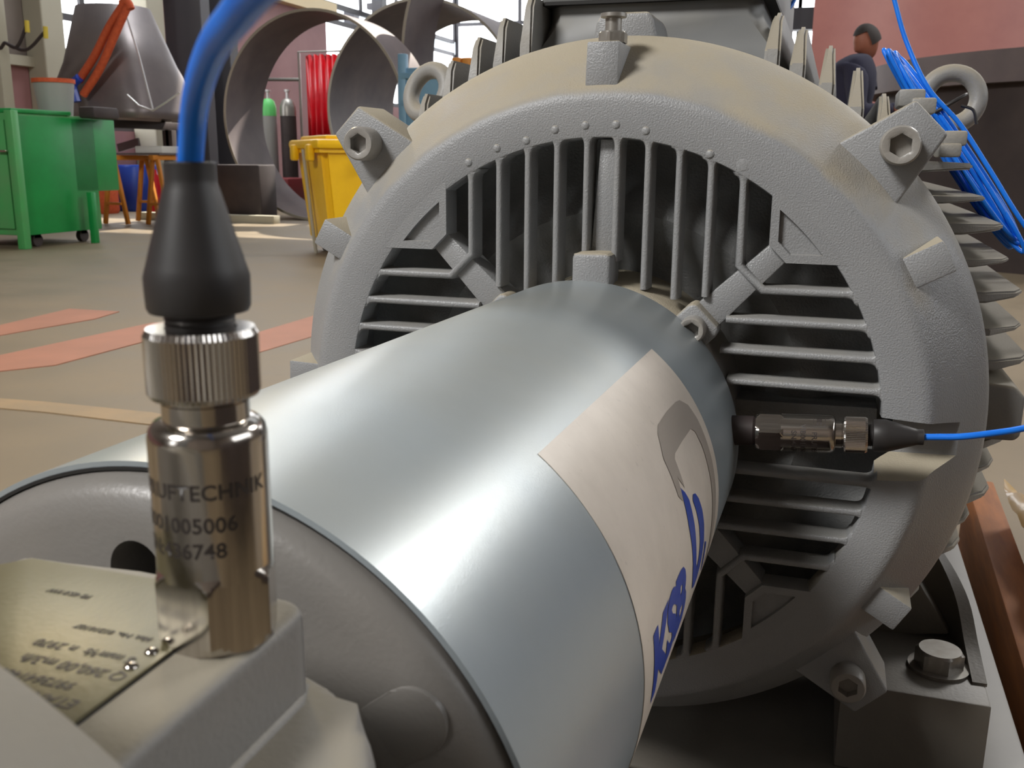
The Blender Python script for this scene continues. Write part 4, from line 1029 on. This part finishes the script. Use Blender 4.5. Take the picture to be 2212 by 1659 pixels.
# big primed panel and dark tank at right
p0 = at(1806, 100, 13.5); p1 = at(2192, 100, 13.5)
bm = bmesh.new(); lathe(bm, [(4.2, 0), (4.2, 5.4), (4.17, 5.4), (4.17, 0)], (0, 0, 1), ((p0.x+p1.x)/2, 17.2, FL), 64, a0=PI*1.5-.32, a1=PI*1.5+.32, close=True, uv=(Vector((1, 0, 0)), Vector((0, 1, 0)), Vector((0, 0, 1))))
pp_ = tag(settle(obj('primed_plate', bm, 'pinkplate')), 'tall curved red-primed steel plate behind the person', 'steel plate')
tk = at(1885, 130, 8.6); tr = 2.3; zr = at(1900, 118, 8.6).z
tank = thing('steel_tank_ring', 'big dark open steel tank with a grey flanged rim behind the blue coil', 'tank', (tk.x+tr, 9.6, FL))
uvz = (Vector((1, 0, 0)), Vector((0, 1, 0)), Vector((0, 0, 1)))
bm = bmesh.new(); lathe(bm, [(tr-.1, 0), (tr-.1, zr-FL-.2), (tr-.14, zr-FL-.2), (tr-.14, 0)], (0, 0, 1), (tk.x+tr, 10.2, FL), 96, close=True, uv=uvz); obj('tank_wall', bm, 'drk', tank, 40)
bm = bmesh.new(); lathe(bm, [(tr-.1, zr-FL-.24), (tr, zr-FL-.24), (tr, zr-FL), (tr-.25, zr-FL), (tr-.25, zr-FL-.03), (tr-.1, zr-FL-.03)], (0, 0, 1), (tk.x+tr, 10.2, FL), 96, close=True, uv=uvz); obj('rim_flange', bm, 'shell', tank, 40)

ck = thing('added_dark_crate', 'dark wooden crate added out of view to the right for the sensors to reflect', 'crate', (2.3, .1, FL))  # out-of-view crate, added to darken what the steel sensors mirror
for i in range(6):
    zc = FL+.10+i*.20
    obj('crate_plank', bbox(1.70, 1.73, -1.0, 1.2, zc, zc+.185, .006), 'drk', ck); obj('crate_plank', bbox(1.73, 2.87, -1.03, -1.0, zc, zc+.185, .006), 'drk', ck); obj('crate_plank', bbox(1.73, 2.87, 1.2, 1.23, zc, zc+.185, .006), 'drk', ck)
    obj('crate_plank', bbox(2.87, 2.90, -1.0, 1.2, zc, zc+.185, .006), 'drk', ck)
obj('crate_lid', bbox(1.68, 2.92, -1.05, 1.25, FL+1.30, FL+1.33, .006), 'drk', ck)
for x in (1.75, 2.85):
    for y in (-.95, 1.15): obj('crate_post', bbox(x-.04, x+.04, y-.04, y+.04, FL, FL+1.30, .004), 'drk', ck)
# person leaning by the tank
pr = at(1835, 300, 7.8); pr.z = FL
per = thing('person', 'person in dark navy workwear leaning forward beside the dark tank', 'person', (pr.x, pr.y, FL))
def skin_mesh(name, V, E, rad, m, parent, sub=2):
    me = bpy.data.meshes.new(name); me.from_pydata([Vector(v) for v in V], E, []); me.materials.append(M[m])
    o = bpy.data.objects.new(name, me); C.objects.link(o)
    md = o.modifiers.new('s', 'SKIN'); md.use_smooth_shade = True
    for i, r in enumerate(rad): me.skin_vertices[0].data[i].radius = (r, r)
    me.skin_vertices[0].data[0].use_root = True
    md = o.modifiers.new('u', 'SUBSURF'); md.levels = sub; md.render_levels = sub
    dg = bpy.context.evaluated_depsgraph_get(); dg.update(); new = bpy.data.meshes.new_from_object(o.evaluated_get(dg))
    bpy.data.objects.remove(o); 
    if not new.materials: new.materials.append(M[m])
    new.polygons.foreach_set('use_smooth', [True]*len(new.polygons))
    return objm(name, new, m, parent, 0)
hd_ = at(1868, 92, 7.7); hd_ = Vector((hd_.x+.02, pr.y, hd_.z+.01)); hz = hd_.z
X, Y0 = pr.x-.02, pr.y
V = [(X-.10, Y0+.05, FL+.92), (X-.06, Y0+.04, FL+1.15), (X, Y0+.02, hz-.30), (X+.06, Y0, hz-.16), (hd_.x-.02, Y0-.01, hz-.07),   # pelvis, belly, chest, shoulders, neck
     (X-.16, Y0-.04, FL+.88), (X-.14, Y0-.06, FL+.48), (X-.18, Y0-.04, FL+.09), (X-.06, Y0-.08, FL+.04),
     (X-.08, Y0+.16, FL+.88), (X+.02, Y0+.17, FL+.48), (X-.04, Y0+.19, FL+.09), (X+.08, Y0+.20, FL+.04),
     (X+.02, Y0-.17, hz-.19), (X+.06, Y0-.22, hz-.50), (X+.24, Y0-.18, hz-.48), (X+.30, Y0-.17, hz-.46),
     (X+.05, Y0+.18, hz-.19), (X+.12, Y0+.22, hz-.50), (X+.30, Y0+.16, hz-.46), (X+.36, Y0+.15, hz-.44)]
E_ = [(0, 1), (1, 2), (2, 3), (3, 4), (0, 5), (5, 6), (6, 7), (7, 8), (0, 9), (9, 10), (10, 11), (11, 12), (3, 13), (13, 14), (14, 15), (15, 16), (3, 17), (17, 18), (18, 19), (19, 20)]
rd = [.17, .18, .21, .17, .07, .11, .08, .06, .05, .11, .08, .06, .05, .10, .075, .05, .038, .10, .075, .05, .038]
skin_mesh('body', V, E_, rd, 'navy', per)
bm = bmesh.new(); bmesh.ops.create_uvsphere(bm, u_segments=24, v_segments=18, radius=1)
for v in bm.verts:
    x, y, z = v.co; w_ = 1-.28*max(0, -z)
    q = Vector((x*.095*w_, y*.075*w_, z*.118))
    if x > .6 and abs(y) < .35: q.x += .018*max(0, 1-abs(z+.12)*4)        # nose
    if x > .5 and -.65 < z < -.40: q.x += .006
    v.co = q+Vector((hd_.x, Y0-.01, hz))
bmesh.ops.rotate(bm, verts=bm.verts, cent=(hd_.x, Y0, hz), matrix=Matrix.Rotation(R(28), 3, 'Y')); bmesh.ops.rotate(bm, verts=bm.verts, cent=(hd_.x, Y0, hz), matrix=Matrix.Rotation(R(-145), 3, 'Z'))
head = obj('head', bm, 'skin', per, 60)
bm = bmesh.new(); bmesh.ops.create_uvsphere(bm, u_segments=24, v_segments=14, radius=1)
bmesh.ops.delete(bm, geom=[v for v in bm.verts if v.co.z < -.25 or (v.co.x > .45 and v.co.z < .45)], context='VERTS')
for v in bm.verts: v.co = Vector((v.co.x*.106-.008, v.co.y*.086, v.co.z*.125+.01))+Vector((hd_.x, Y0-.01, hz))
bmesh.ops.rotate(bm, verts=bm.verts, cent=(hd_.x, Y0, hz), matrix=Matrix.Rotation(R(28), 3, 'Y')); bmesh.ops.rotate(bm, verts=bm.verts, cent=(hd_.x, Y0, hz), matrix=Matrix.Rotation(R(-145), 3, 'Z'))
obj('hair', bm, 'hair', per, 60)
def hand(base, d, side):
    base = Vector(base); d = Vector(d).normalized(); sdv = Vector((0, 1, 0)); dn = Vector((0, 0, -1))
    V = [base, base+d*.05]; E2 = [(0, 1)]; rr = [.022, .028]
    for k in range(4):
        s = (k-1.5)*.019; ln = (.062, .075, .07, .055)[k]; i0 = len(V)
        V += [base+d*.075+sdv*s, base+d*(.075+ln*.55)+sdv*s*1.1+dn*.012, base+d*(.075+ln*.9)+sdv*s*1.1+dn*.035]; E2 += [(1, i0), (i0, i0+1), (i0+1, i0+2)]; rr += [.010, .0085, .007]
    i0 = len(V); V += [base+d*.02+sdv*side*.032+dn*.008, base+d*.055+sdv*side*.045+dn*.03]; E2 += [(0, i0), (i0, i0+1)]; rr += [.011, .009]
    return skin_mesh('hand', V, E2, rr, 'skin', per, 1)
hand((X+.31, Y0-.17, hz-.46), (1, 0, -.1), 1); hand((X+.37, Y0+.15, hz-.44), (1, 0, -.1), -1)
bpy.context.view_layer.update()
